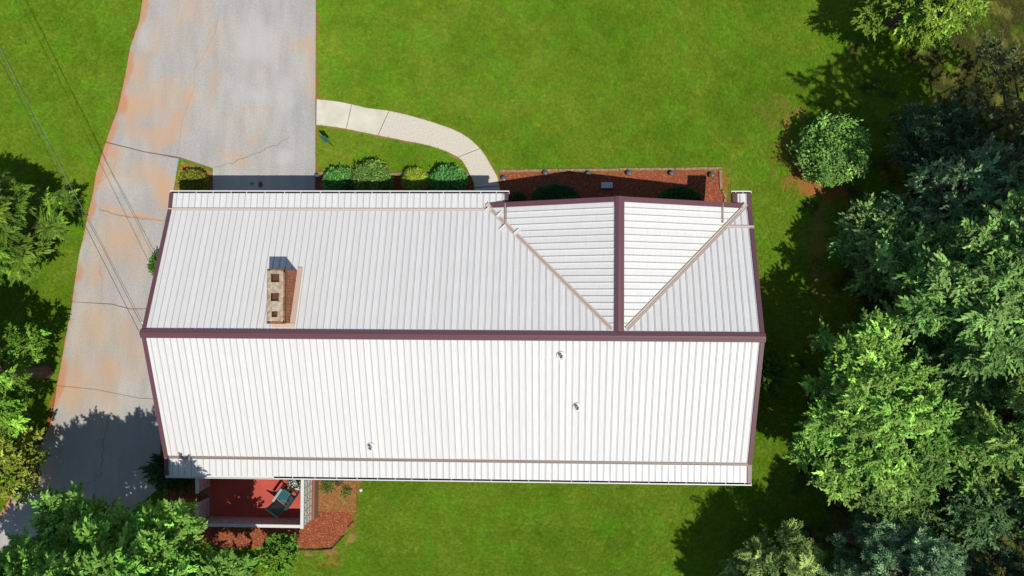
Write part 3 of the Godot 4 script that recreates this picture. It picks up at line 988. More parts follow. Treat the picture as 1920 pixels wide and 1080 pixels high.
# ---------------------------------------------------------------- the house
func house() -> void:
	var h := thing("house", "long single storey house with white ribbed metal roof and mauve ridges", "house")
	S.house = h
	# walls
	var st := nst()
	upright(st, [Vector2(-13.4, 0), Vector2(-2.2, 0), Vector2(-2.2, 2.86), Vector2(-13.4, 2.86)], Vector3(0, 0, -3.2), Vector3.RIGHT, Vector3.BACK, 0.2)
	build("wall", st, M.wall, h)
	st = nst()
	upright(st, [Vector2(-2.4, 0), Vector2(6.5, 0), Vector2(6.5, 2.70), Vector2(GX, 4.25), Vector2(-2.4, 2.70)], Vector3(0, 0, -3.38), Vector3.RIGHT, Vector3.BACK, 0.16)
	build("wall", st, M.wall, h)
	st = nst()
	upright(st, [Vector2(-13.4, 0), Vector2(6.4, 0), Vector2(6.4, 2.78), Vector2(-13.4, 2.78)], Vector3(0, 0, 5.35), Vector3.RIGHT, Vector3.BACK, 0.2)
	build("wall", st, M.wall, h)
	for x in [-13.5, 6.5]:
		st = nst()
		upright(st, [Vector2(-5.45, 0), Vector2(3.1, 0), Vector2(3.1, 2.8), Vector2(-RZ, 4.28), Vector2(-5.45, 2.72)], Vector3(x, 0, 0), Vector3.FORWARD, Vector3.RIGHT, 0.2)
		build("wall", st, M.wall, h)
	st = nst()
	box(st, Vector3(-11.7, 1.1, -3.34), Vector3(3.5, 2.2, 0.06))
	for k in 4:
		box(st, Vector3(-11.7, 0.28 + k * 0.55, -3.38), Vector3(3.4, 0.48, 0.03))
	build("garage_door", st, M.white, h)
	for k in [[-7.5, -3.32, 1.4], [-4.6, -3.32, 0.9], [0.2, -3.48, 1.6], [4.3, -3.48, 1.6], [-6.0, 5.48, 1.4], [-1.0, 5.48, 1.4], [4.0, 5.48, 1.4]]:
		var w := nst()
		for s in [-1.0, 1.0]:
			box(w, Vector3(k[0] + s * k[2] * 0.5, 1.5, k[1]), Vector3(0.08, 1.2, 0.08))
			box(w, Vector3(k[0], 1.5 + s * 0.64, k[1]), Vector3(k[2] + 0.08, 0.08, 0.09))
		var f := build("window", w, M.white, h)
		w = nst()
		box(w, Vector3(k[0], 1.5, k[1]), Vector3(k[2] - 0.08, 1.2, 0.03))
		build("pane", w, M.glass_dark, f)
	# decks under the sheets, with their soffits
	st = nst()
	var y := func(z: float): return y_main(z) - 0.012
	var e0 := RX0 + 0.02
	var e1 := RX1 - 0.02
	var span := func(a: float, b: float, z0: float, z1: float):
		deck(st, Vector3(a, y.call(z1), z1), Vector3(b, y.call(z1), z1), Vector3(b, y.call(z0), z0), Vector3(a, y.call(z0), z0), 0.10)
	span.call(e0, e1, RZ - NB, RZ)
	span.call(e0, e1, RZ, RZ + SB)
	span.call(e0, e1, RZ + SB, RZ + SE - 0.03)
	span.call(e0, -1.78, RZ - NE + 0.03, RZ - NB)
	span.call(6.32, e1, RZ - NE + 0.03, RZ - NB)
	for s in [-1.0, 1.0]:
		var w := 4.5
		var a := Vector3(GX, RY - 0.012, GZ + 0.03)
		var b := Vector3(GX + s * w, y_gable(GX + w) - 0.012, GZ + 0.03)
		var c := Vector3(GX + s * w, y_gable(GX + w) - 0.012, RZ - w)
		var d := Vector3(GX, RY - 0.012, RZ)
		if s > 0:
			deck(st, a, d, c, b, 0.10)
		else:
			deck(st, a, b, c, d, 0.10)
	build("roof_deck", st, M.soffit, h)
	# sheets, one slope after the other
	var slope := func(label: String) -> Node3D:
		var o := Node3D.new()
		adopt(o, "roof_slope", h)
		o.set_meta("label", label)
		return o
	var n_up = slope.call("street side slope of white ribbed roof sheets with the chimney")
	var n_low = slope.call("narrow flatter row of sheets above the street side gutter")
	var s_up = slope.call("back slope of white ribbed roof sheets with three vent pipes")
	var s_low = slope.call("narrow flatter row of sheets above the back gutter")
	var g_w = slope.call("left slope of the cross gable, its ribs running sideways")
	var g_e = slope.call("right slope of the cross gable, its ribs running sideways")
	var north := func(c: float, run: float): return Vector3(c, y_main(RZ - run), RZ - run)
	var south := func(c: float, run: float): return Vector3(c, y_main(RZ + run), RZ + run)
	var k := 0
	while RX0 + k * RIB < RX1 - 0.02:
		var a := RX0 + k * RIB
		var b := minf(a + RIB, RX1)
		k += 1
		roof_rev(s_up, a, b, 0.05, SB, south)
		roof_rev(s_low, a, b, SB, SE, south)
		var ends := func(c: float): return minf(valley(absf(c - GX)), NB)
		if ends.call(a) > 0.06 or ends.call(b) > 0.06:
			roof_panel(n_up, a, b, func(_c): return 0.05, ends, north, false)
		if b <= -2.37 or a > 6.64:
			roof_panel(n_low, a, b, func(_c): return NB, func(_c): return NE, north, true)
		elif b < -1.68 or a > 6.22:
			roof_panel(n_low, a, minf(b, -1.75) if b < -1.68 else b, func(_c): return 4.60, func(_c): return NE, north, true)
	k = 0
	while k * RIB < RZ - GZ - 0.02:
		var a := k * RIB
		var b := minf(a + RIB, RZ - GZ)
		k += 1
		var to := func(c: float): return valley_dx(c)
		roof_panel(g_w, a, b, func(_c): return minf(0.04, valley_dx(_c)), to, func(c: float, run: float): return Vector3(GX - run, RY - PITCH * run + 0.004, RZ - c), false)
		roof_rev2(g_e, a, b, 0.04, to, func(c: float, run: float): return Vector3(GX + run, RY - PITCH * run + 0.004, RZ - c))
	# ridges
	var ridge := func(a: Vector3, b: Vector3, across: Vector3):
		var s := nst()
		var prof := [[-0.158, -0.022], [-0.15, -0.008], [-0.05, 0.030], [-0.038, 0.044], [0.038, 0.044], [0.05, 0.030], [0.15, -0.008], [0.158, -0.022]]
		var l := Vector3(0, 0.045, 0)
		for i in prof.size() - 1:
			var p: Vector3 = across * prof[i][0] + Vector3(0, prof[i][1], 0) + l
			var q: Vector3 = across * prof[i + 1][0] + Vector3(0, prof[i + 1][1], 0) + l
			quad(s, a + p, b + p, b + q, a + q)
		for e in [a, b]:
			for i in range(1, prof.size() - 1):
				var p0: Vector3 = e + across * prof[0][0] + Vector3(0, prof[0][1], 0) + l
				var p1: Vector3 = e + across * prof[i][0] + Vector3(0, prof[i][1], 0) + l
				var p2: Vector3 = e + across * prof[i + 1][0] + Vector3(0, prof[i + 1][1], 0) + l
				tri(s, p0, p2, p1)
		build("ridge_cap", s, M.mauve, h)
	ridge.call(Vector3(RX1 + 0.07, RY, RZ), Vector3(RX0 - 0.07, RY, RZ), Vector3.FORWARD)
	ridge.call(Vector3(GX, RY - 0.003, RZ - 0.17), Vector3(GX, RY - 0.003, GZ - 0.05), Vector3.LEFT)
	# rakes
	var rake := func(pts: Array, out: Vector3, w: float):
		var s := nst()
		for i in pts.size() - 1:
			var a: Vector3 = pts[i]
			var b: Vector3 = pts[i + 1]
			var up := (b - a).cross(out).normalized()
			if up.y < 0:
				up = -up
			bar(s, a + up * 0.048 - out * (w * 0.5 - 0.035), b + up * 0.048 - out * (w * 0.5 - 0.035), w, 0.014, up)
			bar(s, a - up * 0.045 + out * 0.035, b - up * 0.045 + out * 0.035, 0.022, 0.19, up)
		build("rake_trim", s, M.mauve, h)
	var rp := func(x: float, a: float, b: float) -> Vector3: return Vector3(x, y_main(a), b)
	for e in [[RX0, Vector3.LEFT], [RX1, Vector3.RIGHT]]:
		rake.call([rp.call(e[0], RZ - 0.12, RZ - 0.12), rp.call(e[0], RZ - NB, RZ - NB), rp.call(e[0], RZ - NE, RZ - NE)], e[1], 0.13)
		rake.call([rp.call(e[0], RZ + 0.12, RZ + 0.12), rp.call(e[0], RZ + SB, RZ + SB), rp.call(e[0], RZ + SE, RZ + SE)], e[1], 0.13)
	rake.call([Vector3(-1.76, y_main(GZ) + 0.0, GZ + 0.1), Vector3(-1.76, y_main(RZ - NE), RZ - NE)], Vector3.RIGHT, 0.10)
	rake.call([Vector3(6.30, y_main(GZ), GZ + 0.1), Vector3(6.30, y_main(RZ - NE), RZ - NE)], Vector3.LEFT, 0.17)
	for s in [-1.0, 1.0]:
		rake.call([Vector3(GX + s * 0.1, RY - PITCH * 0.1, GZ), Vector3(GX + s * 4.62, RY - PITCH * 4.6, GZ)], Vector3.FORWARD, 0.17)
	# valleys: a trough flashing with two raised edges
	for s in [-1.0, 1.0]:
		var va := nst()
		var p0 := Vector3(GX + s * 0.25, RY - PITCH * 0.25 + 0.052, RZ - 0.25)
		var p1 := Vector3(GX + s * NB, RY - PITCH * NB + 0.052, RZ - NB)
		var p2 := Vector3(GX + s * 4.60, RY - PITCH * 4.50 + 0.055, RZ - 4.66)
		bar(va, p0, p1, 0.13, 0.014)
		bar(va, p1, p2, 0.125, 0.014)
		for o in [-0.068, 0.068]:
			var side := (p1 - p0).normalized().cross(Vector3.UP).normalized() * float(o)
			bar(va, p0 + side + Vector3(0, 0.014, 0), p1 + side + Vector3(0, 0.014, 0), 0.02, 0.03)
			bar(va, p1 + side + Vector3(0, 0.014, 0), p2 + side + Vector3(0, 0.014, 0), 0.02, 0.03)
		build("valley_flashing", va, M.beige, h)
		va = nst()
		bar(va, p0 + Vector3(0, 0.0085, 0), p1 + Vector3(0, 0.0085, 0), 0.03, 0.008)
		build("valley_seam", va, M.brown_trim, h)
	# flashings where the slope eases
	var ease := func(a: Vector3, b: Vector3, w: float, m: Material, lip: Vector3):
		var s := nst()
		bar(s, a + Vector3(0, 0.046, 0), b + Vector3(0, 0.046, 0), w, 0.016)
		bar(s, a + Vector3(0, 0.056, 0) + lip, b + Vector3(0, 0.056, 0) + lip, 0.02, 0.03)
		build("transition_flashing", s, m, h)
	ease.call(Vector3(RX0 - 0.03, y_main(RZ - NB), RZ - NB), Vector3(-2.36, y_main(RZ - NB), RZ - NB), 0.085, M.beige, Vector3(0, 0, -0.04))
	ease.call(Vector3(5.98, RY - PITCH * 3.82 + 0.006, RZ - 3.82), Vector3(RX1 + 0.05, RY - PITCH * 3.82 + 0.006, RZ - 3.82), 0.09, M.beige, Vector3(0, 0, 0.04))
	ease.call(Vector3(RX0 - 0.03, y_main(RZ + SB), RZ + SB), Vector3(RX1 + 0.03, y_main(RZ + SB), RZ + SB), 0.07, M.brown_trim, Vector3(0, 0, 0.035))
	var gt := nst()
	bar(gt, Vector3(-1.78, y_gable(-1.78) + 0.05, -2.98), Vector3(-1.78, y_gable(-1.78) + 0.05, GZ), 0.08, 0.03)
	build("transition_flashing", gt, M.brown_trim, h)
	gt = nst()
	bar(gt, Vector3(5.84, y_gable(5.84) + 0.05, -2.98), Vector3(5.84, y_gable(5.84) + 0.05, GZ), 0.05, 0.03)
	build("transition_flashing", gt, M.brown_trim, h)
	# little white plates that turn the water beside the left valley
	for q in [[910.5, -2.47, -3.42], [0, -1.99, -3.27], [0, -1.86, -2.78], [0, -1.36, -2.62]]:
		var s := nst()
		var top: float = maxf(y_main(q[2]), y_gable(q[1]))
		bar(s, Vector3(q[1] - 0.10, top + 0.06, q[2] + 0.09), Vector3(q[1] + 0.10, top + 0.075, q[2] - 0.09), 0.11, 0.008, Vector3(-0.3, 1, -0.3).normalized())
		bar(s, Vector3(q[1] - 0.14, top + 0.05, q[2] + 0.05), Vector3(q[1] + 0.06, top + 0.065, q[2] - 0.13), 0.012, 0.06)
		build("water_diverter", s, M.white, h)
	# gutters
	gutter(h, RX0 - 0.06, -1.68, RZ - NE, -1.0, 0.64, RX0 - 5.0)
	gutter(h, 6.24, RX1 + 0.06, RZ - NE, -1.0, 0.3, RX0 - 5.0)
	gutter(h, RX0 - 0.05, RX1 + 0.07, RZ + SE, 1.0, 0.68, -10.1)
	# chimney
	chimney(h)
	# vent pipes
	for p in [Vector2(0.20, 1.63), Vector2(0.77, 3.44), Vector2(-6.51, 5.0)]:
		var s := nst()
		var base := Vector3(p.x, y_main(p.y), p.y)
		lathe(s, [[0.05, 0.0], [0.05, 0.26], [0.04, 0.26], [0.04, 0.05]], 14, base)
		var o := build("vent_pipe", s, M.grey_metal, h)
		s = nst()
		var tilt := Basis(Vector3.RIGHT, atan(PITCH))
		lathe(s, [[0.0, 0.04], [0.165, 0.04], [0.16, 0.055], [0.075, 0.075], [0.06, 0.15], [0.046, 0.16]], 18, base, tilt)
		build("flashing_collar", s, M.white, o)

func roof_rev(parent: Node, a: float, b: float, r0: float, r1: float, put: Callable) -> void:   # a sheet whose run points towards the viewer
	roof_panel_flip(parent, a, b, func(_c): return r0, func(_c): return r1, put)

func roof_rev2(parent: Node, a: float, b: float, r0: float, to: Callable, put: Callable) -> void:
	roof_panel_flip(parent, a, b, func(c): return minf(r0, to.call(c)), to, put)

func roof_panel_flip(parent: Node, cross0: float, cross1: float, from: Callable, to: Callable, put: Callable) -> void:
	var w := cross1 - cross0
	var prof := [[0.0, 0.0], [0.008, 0.0], [0.082, 0.0], [0.090, 0.0015], [0.108, 0.0015], [0.116, 0.0], [RIB - 0.044, 0.0], [RIB - 0.037, 0.032], [RIB - 0.023, 0.032], [RIB - 0.016, 0.0], [RIB, 0.0]]
	var st := nst()
	var seam_strip := nst()  # same darker grey strips along the foot of the rib
	var seg := 0
	var main := st
	var last := []
	for q in prof:
		if q[0] > w + 0.0001:
			break
		var c: float = cross0 + q[0]
		var a: float = from.call(c)
		var b: float = maxf(to.call(c), a + 0.002)
		var pa: Vector3 = put.call(c, a) + Vector3(0, q[1], 0)
		var pb: Vector3 = put.call(c, b) + Vector3(0, q[1], 0)
		st = seam_strip if seg == 1 or seg == 10 else main
		seg += 1
		if last.size():
			quad(st, last[1], last[0], pa, pb)
			quad(st, pb, pb - Vector3(0, 0.02 + q[1], 0), last[1] - Vector3(0, 0.02, 0), last[1])
		last = [pa, pb]
	main.generate_normals()
	main.set_material(M.panels[rng.randi() % M.panels.size()])
	var sheet := main.commit()
	seam_strip.generate_normals()
	seam_strip.set_material(M.seam)
	seam_strip.commit(sheet)
	part_mesh("roof_panel", sheet, parent)

func gutter(h: Node, x0: float, x1: float, z: float, s: float, step: float, guard: float) -> void:
	var st := nst()
	var y := y_main(z) - 0.02
	var zz := func(a: float) -> float: return z + s * a
	var L := x1 - x0
	var mid := (x0 + x1) * 0.5
	box(st, Vector3(mid, y - 0.06, zz.call(0.004)), Vector3(L, 0.10, 0.008))
	box(st, Vector3(mid, y - 0.115, zz.call(0.05)), Vector3(L, 0.01, 0.10))
	box(st, Vector3(mid, y - 0.055, zz.call(0.092)), Vector3(L, 0.11, 0.012))
	box(st, Vector3(mid, y + 0.002, zz.call(0.084)), Vector3(L, 0.014, 0.04))
	for x in [x0 + 0.006, x1 - 0.006]:
		box(st, Vector3(x, y - 0.055, zz.call(0.048)), Vector3(0.012, 0.11, 0.08))
	var g := build("gutter", st, M.white, h)
	st = nst()
	box(st, Vector3(mid, y - 0.098, zz.call(0.048)), Vector3(L - 0.03, 0.02, 0.074))
	build("shaded_debris", st, M.shaded_gutter_dirt, g)  # leaf litter on the trough floor, darkened in colour for the gutter shade
	var x := x0 + step * 0.5
	while x < x1:
		if x > guard:
			st = nst()
			box(st, Vector3(x, y - 0.002, zz.call(0.045)), Vector3(0.02, 0.012, 0.075))
			build("gutter_hanger", st, M.white, g)
		x += step * rng.randf_range(0.85, 1.2)
	if guard > x0:
		st = nst()
		box(st, Vector3((x0 + guard) * 0.5, y + 0.006, zz.call(0.04)), Vector3(guard - x0, 0.006, 0.075))
		build("gutter_guard", st, M.white, g)

func chimney(h: Node) -> void:
	var st := nst()
	var x0 := -9.59
	var x1 := -9.0
	var z0 := -1.2
	var z1 := 0.6
	var top := 4.93
	box(st, Vector3((x0 + x1) * 0.5, 3.6, (z0 + z1) * 0.5), Vector3(x1 - x0 - 0.04, 0.8, z1 - z0 - 0.04))
	var c := build("chimney", st, mat(0.42, 0.36, 0.30, 0.95), h)
	# bricks, course by course, too small to pick apart from above
	var r := RandomNumberGenerator.new()
	r.seed = 5
	var bs := nst()
	var course := 0
	var y := 3.46
	while y < top - 0.06:
		for side in 4:
			var along := side < 2
			var a0 := z0 if along else x0
			var a1 := z1 if along else x1
			var a := a0 - (0.10 if course % 2 == 0 else 0.0)
			while a < a1 - 0.01:
				var p := maxf(a, a0)
				var q := minf(a + 0.2, a1)
				var k := r.randf_range(0.75, 1.25)
				bs.set_color(Color(0.36 * k, 0.145 * k, 0.075 * k))
				var out := r.randf_range(-0.003, 0.003)
				if along:
					box(bs, Vector3((x0 + 0.045 - out) if side == 0 else (x1 - 0.045 + out), y + 0.03, (p + q) * 0.5), Vector3(0.09, 0.058, q - p - 0.012))
				else:
					box(bs, Vector3((p + q) * 0.5, y + 0.03, (z0 + 0.045 - out) if side == 2 else (z1 - 0.045 + out)), Vector3(q - p - 0.012, 0.058, 0.09))
				a += 0.21
		y += 0.068
		course += 1
	var bm := StandardMaterial3D.new()
	bm.vertex_color_use_as_albedo = true
	bm.roughness = 0.92
	var bricks := build("brick", bs, bm, c)
	bricks.set_meta("kind", "stuff")
	# mortar crown with three clay flues
	var holes := [[-0.90, 0.132], [-0.27, 0.130], [0.30, 0.092]]
	st = nst()
	var cx := (x0 + x1) * 0.5 - 0.01
	var w := (x1 - x0) * 0.5 - 0.03
	var zs := [z0 + 0.045]
	for q in holes:
		zs.append(q[0] - q[1])
		zs.append(q[0] + q[1])
	zs.append(z1 - 0.07)
	for i in zs.size() - 1:
		var a: float = zs[i]
		var b: float = zs[i + 1]
		var half := 0.0
		if i % 2 == 1:
			half = holes[i / 2][1]
		var strips := [[-w, w]] if half == 0.0 else [[-w, -half], [half, w]]
		for k in strips:
			var nx := 3
			var nz := maxi(1, int((b - a) / 0.09))
			for u in nx:
				for v in nz:
					var f := func(i2: int, j2: int) -> Vector3:
						var xx := cx + lerpf(k[0], k[1], i2 / float(nx))
						var z2 := lerpf(a, b, j2 / float(nz))
						var edge := minf(minf(absf(xx - cx + w), absf(xx - cx - w)), minf(z2 - z0 - 0.045, z1 - 0.07 - z2))
						var wob := sin(xx * 91.0 + z2 * 37.0) * 0.004 + sin(z2 * 31.0 - xx * 23.0) * 0.005
						var side := Vector3(sin(z2 * 57.0) * 0.012, 0, sin(xx * 63.0) * 0.012) if edge < 0.002 else Vector3.ZERO
						return Vector3(xx, top - 0.03 + clampf(edge * 0.5, 0.0, 0.04) + wob, z2) + side
					quad(st, f.call(u, v + 1), f.call(u + 1, v + 1), f.call(u + 1, v), f.call(u, v))
	build("chimney_crown", st, M.crown, c)
	st = nst()
	box(st, Vector3((x0 + x1) * 0.5, top - 0.09, (z0 + z1) * 0.5), Vector3(x1 - x0 + 0.03, 0.06, z1 - z0 + 0.03))
	build("corbel_course", st, M.shaded_brick if M.has("shaded_brick") else mat(0.12, 0.055, 0.04, 0.9), c)  # darker than the bricks: shade at the rim put into the colour
	for q in holes:
		st = nst()
		var f: float = q[1]
		for s in [-1.0, 1.0]:
			box(st, Vector3(cx + s * (f - 0.008), top - 0.42, q[0]), Vector3(0.02, 0.92, f * 2.0))
			box(st, Vector3(cx, top - 0.422, q[0] + s * (f - 0.008)), Vector3(f * 2.0 - 0.04, 0.916, 0.016))
		build("flue", st, M.flue, c)
	# pale flashing on the east side and behind, towards the ridge
	st = nst()
	var f0 := Vector3(x1 + 0.08, y_main(-1.32) + 0.03, -1.32)
	var f1 := Vector3(x1 + 0.08, y_main(0.66) + 0.03, 0.66)
	bar(st, f0, f1, 0.17, 0.05, Vector3(0, 1, -0.3).normalized())
	bar(st, Vector3(x0 - 0.02, y_main(0.68) + 0.03, 0.68), Vector3(x1 + 0.16, y_main(0.68) + 0.03, 0.68), 0.15, 0.052)
	build("chimney_flashing", st, mat(0.66, 0.50, 0.40, 0.6), c)

# ---------------------------------------------------------------- the porch behind the house
func porch() -> void:
	var h: Node = S.house
	var st := nst()
	prism(st, PackedVector2Array([Vector2(-13.62, 5.46), Vector2(-9.5, 5.46), Vector2(-9.5, 8.34), Vector2(-13.62, 8.34)]), 0.52, 0.6)
	build("porch_floor", st, M.porch_red, h)
	st = nst()
	prism(st, PackedVector2Array([Vector2(-13.66, 5.46), Vector2(-9.42, 5.46), Vector2(-9.42, 8.40), Vector2(-13.66, 8.40)]), -0.05, 0.515)
	build("porch_base", st, M.porch_side, h)
	st = nst()
	for k in 3:
		box(st, Vector3(-13.78 - 0.25 * k, 0.21 - 0.19 * k, 7.36), Vector3(0.27, 0.2, 0.42))
	build("porch_steps", st, M.porch_side, h)
	# one pierced block, 29 cm square
	var S0 := 0.29
	var bl := nst()
	var e := S0 * 0.5
	for s in [-1.0, 1.0]:
		box(bl, Vector3(0, s * (e - 0.016), 0), Vector3(S0 - 0.004, 0.034, 0.085))
		box(bl, Vector3(s * (e - 0.016), 0, 0), Vector3(0.028, S0 - 0.06, 0.085))
		box(bl, Vector3.ZERO, Vector3(0.060, 0.345, 0.07), Basis(Vector3.BACK, s * PI / 4))
	for a in 4:   # petals round the middle
		var b := Basis(Vector3.BACK, a * PI / 2)
		box(bl, b * Vector3(0.078, 0, 0), Vector3(0.046, 0.10, 0.06), b)
		box(bl, b * Vector3(0.113, 0, 0), Vector3(0.044, 0.03, 0.05), b)
	box(bl, Vector3.ZERO, Vector3(0.085, 0.085, 0.065), Basis(Vector3.BACK, PI / 4))
	var block := fin(bl, M.white_wall)
	var wall := func(a: Vector2, b: Vector2, label: String):
		var w := Node3D.new()
		adopt(w, "pierced_wall", h)
		w.set_meta("label", label)
		var d := b - a
		var n := maxi(1, roundi(d.length() / S0))
		var turn := Basis(Vector3.UP, atan2(-d.y, d.x))
		var fit := d.length() / (n * S0)
		for j in 3:
			for i in n:
				var o := part_mesh("breeze_block", block, w)
				var p := a + d * ((i + 0.5) / n)
				o.transform = Transform3D(turn.scaled_local(Vector3(fit, 1, 1)), Vector3(p.x, 0.6 + S0 * (j + 0.5), p.y))
		var s := nst()
		var u := d.normalized() * 0.05
		bar(s, Vector3(a.x - u.x, 1.493, a.y - u.y), Vector3(b.x + u.x, 1.493, b.y + u.y), 0.12, 0.045, Vector3.UP, 0.006)
		build("coping", s, M.white, w)
	wall.call(Vector2(-9.55, 5.56), Vector2(-9.55, 8.40), "white pierced block wall on the right side of the porch")
	wall.call(Vector2(-13.56, 8.36), Vector2(-9.64, 8.36), "white pierced block wall along the outer side of the porch")
	wall.call(Vector2(-13.62, 5.56), Vector2(-13.60, 7.13), "short white pierced wall left of the porch, by the eave")
	wall.call(Vector2(-13.60, 7.58), Vector2(-13.60, 8.27), "short white pierced wall at the outer left porch corner")
	# rocking chair, facing away from the big tree
	var t := thing("rocking_chair", "teal slatted wooden rocking chair standing on the red porch floor", "chair", Vector3(-10.40, 0.6, 7.45), deg_to_rad(145.0))
	t.scale = Vector3.ONE * 0.9
	var leg := func(p: Vector3):
		var s := nst()
		box(s, p, Vector3(0.05, 0.62, 0.05))
		build("leg", s, M.dark_teal, t)
	# local axes: the chair faces +z
	for x in [-0.29, 0.29]:
		leg.call(Vector3(x, 0.38, 0.26))
		st = nst()
		box(st, Vector3(x, 0.27, -0.24), Vector3(0.05, 0.42, 0.05))
		build("leg", st, M.dark_teal, t)
		st = nst()
		var pts := []
		for i in 9:
			var a := lerpf(-0.62, 0.55, i / 8.0)
			pts.append(Vector3(x * 1.03, 0.03 + a * a * 0.28, a))
		for i in 8:
			bar(st, pts[i], pts[i + 1], 0.04, 0.05)
		build("rocker", st, M.dark_teal, t)
		st = nst()
		box(st, Vector3(x * 1.06, 0.70, 0.02), Vector3(0.10, 0.03, 0.64))
		build("armrest", st, M.dark_teal if x < 0 else mat(0.36, 0.44, 0.44, 0.5), t)
		st = nst()
		bar(st, Vector3(x * 0.93, 0.40, -0.24), Vector3(x * 0.9, 1.14, -0.50), 0.05, 0.04)
		build("back_post", st, M.dark_teal, t)
	st = nst()
	box(st, Vector3(0, 0.40, 0.26), Vector3(0.62, 0.07, 0.045))
	box(st, Vector3(0, 0.36, -0.22), Vector3(0.62, 0.06, 0.045))
	build("seat_rail", st, M.teal, t)
	for i in 6:
		st = nst()
		box(st, Vector3(-0.235 + i * 0.094, 0.452, 0.03), Vector3(0.070, 0.022, 0.54), Basis(Vector3.RIGHT, 0.06))
		build("seat_slat", st, M.teal, t)
	for i in 6:
		st = nst()
		var x := -0.2 + i * 0.08
		bar(st, Vector3(x, 0.46, -0.265), Vector3(x, 1.10, -0.487), 0.072, 0.018, Vector3(0, 0.3, 1))
		build("back_slat", st, M.dark_teal, t)
	st = nst()
	bar(st, Vector3(-0.33, 1.14, -0.50), Vector3(0.33, 1.14, -0.50), 0.045, 0.11, Vector3(0, 1, -0.3).normalized(), 0.012)
	build("top_rail", st, M.dark_teal, t)
	# white flowers in a pot, in the corner under the eave
	var f := thing("flower_pot", "clay pot of white flowers beside the pierced porch wall", "plant pot", Vector3(-9.90, 0.6, 6.80))
	st = nst()
	lathe(st, [[0.0, 0.0], [0.12, 0.0], [0.17, 0.26], [0.19, 0.26], [0.19, 0.31], [0.165, 0.31], [0.155, 0.26], [0.0, 0.26]], 18)
	build("pot", st, M.terracotta, f)
	var r := RandomNumberGenerator.new()
	r.seed = 91
	var where := []
	var tint := []
	for i in 46:
		var d := Vector3(r.randfn(), absf(r.randfn()), r.randfn()).normalized()
		where.append(Transform3D(facing(d + Vector3.UP * 0.4, Vector3.UP), Vector3(0, 0.42, 0) + d * r.randf_range(0.05, 0.27)))
		tint.append(Color(0.03, 0.09, 0.02) * r.randf_range(0.7, 1.3))
	copies("foliage", S.tiny, where, tint, f)
	st = nst()
	for i in 5:
		var a := TAU * i / 5
		var b := TAU * (i + 1) / 5
		tri(st, Vector3(0, 0.0, 0), Vector3(cos(b) * 0.036, 0.012, -sin(b) * 0.036), Vector3(cos(a) * 0.036, 0.012, -sin(a) * 0.036))
		tri(st, Vector3(0, 0.0, 0), Vector3(cos(a) * 0.036, 0.012, -sin(a) * 0.036), Vector3(cos(b) * 0.036, 0.012, -sin(b) * 0.036))
	var petal := mat(0.82, 0.85, 0.86, 0.6)
	var flower := fin(st, petal)
	for i in 90:
		var d := Vector3(r.randfn(), absf(r.randfn()) + 0.15, r.randfn()).normalized()
		var o := part_mesh("flower", flower, f)
		o.transform = Transform3D(Basis(Quaternion(Vector3.UP, (d + Vector3.UP * 0.5).normalized())), Vector3(0, 0.42, 0) + d * r.randf_range(0.27, 0.40))

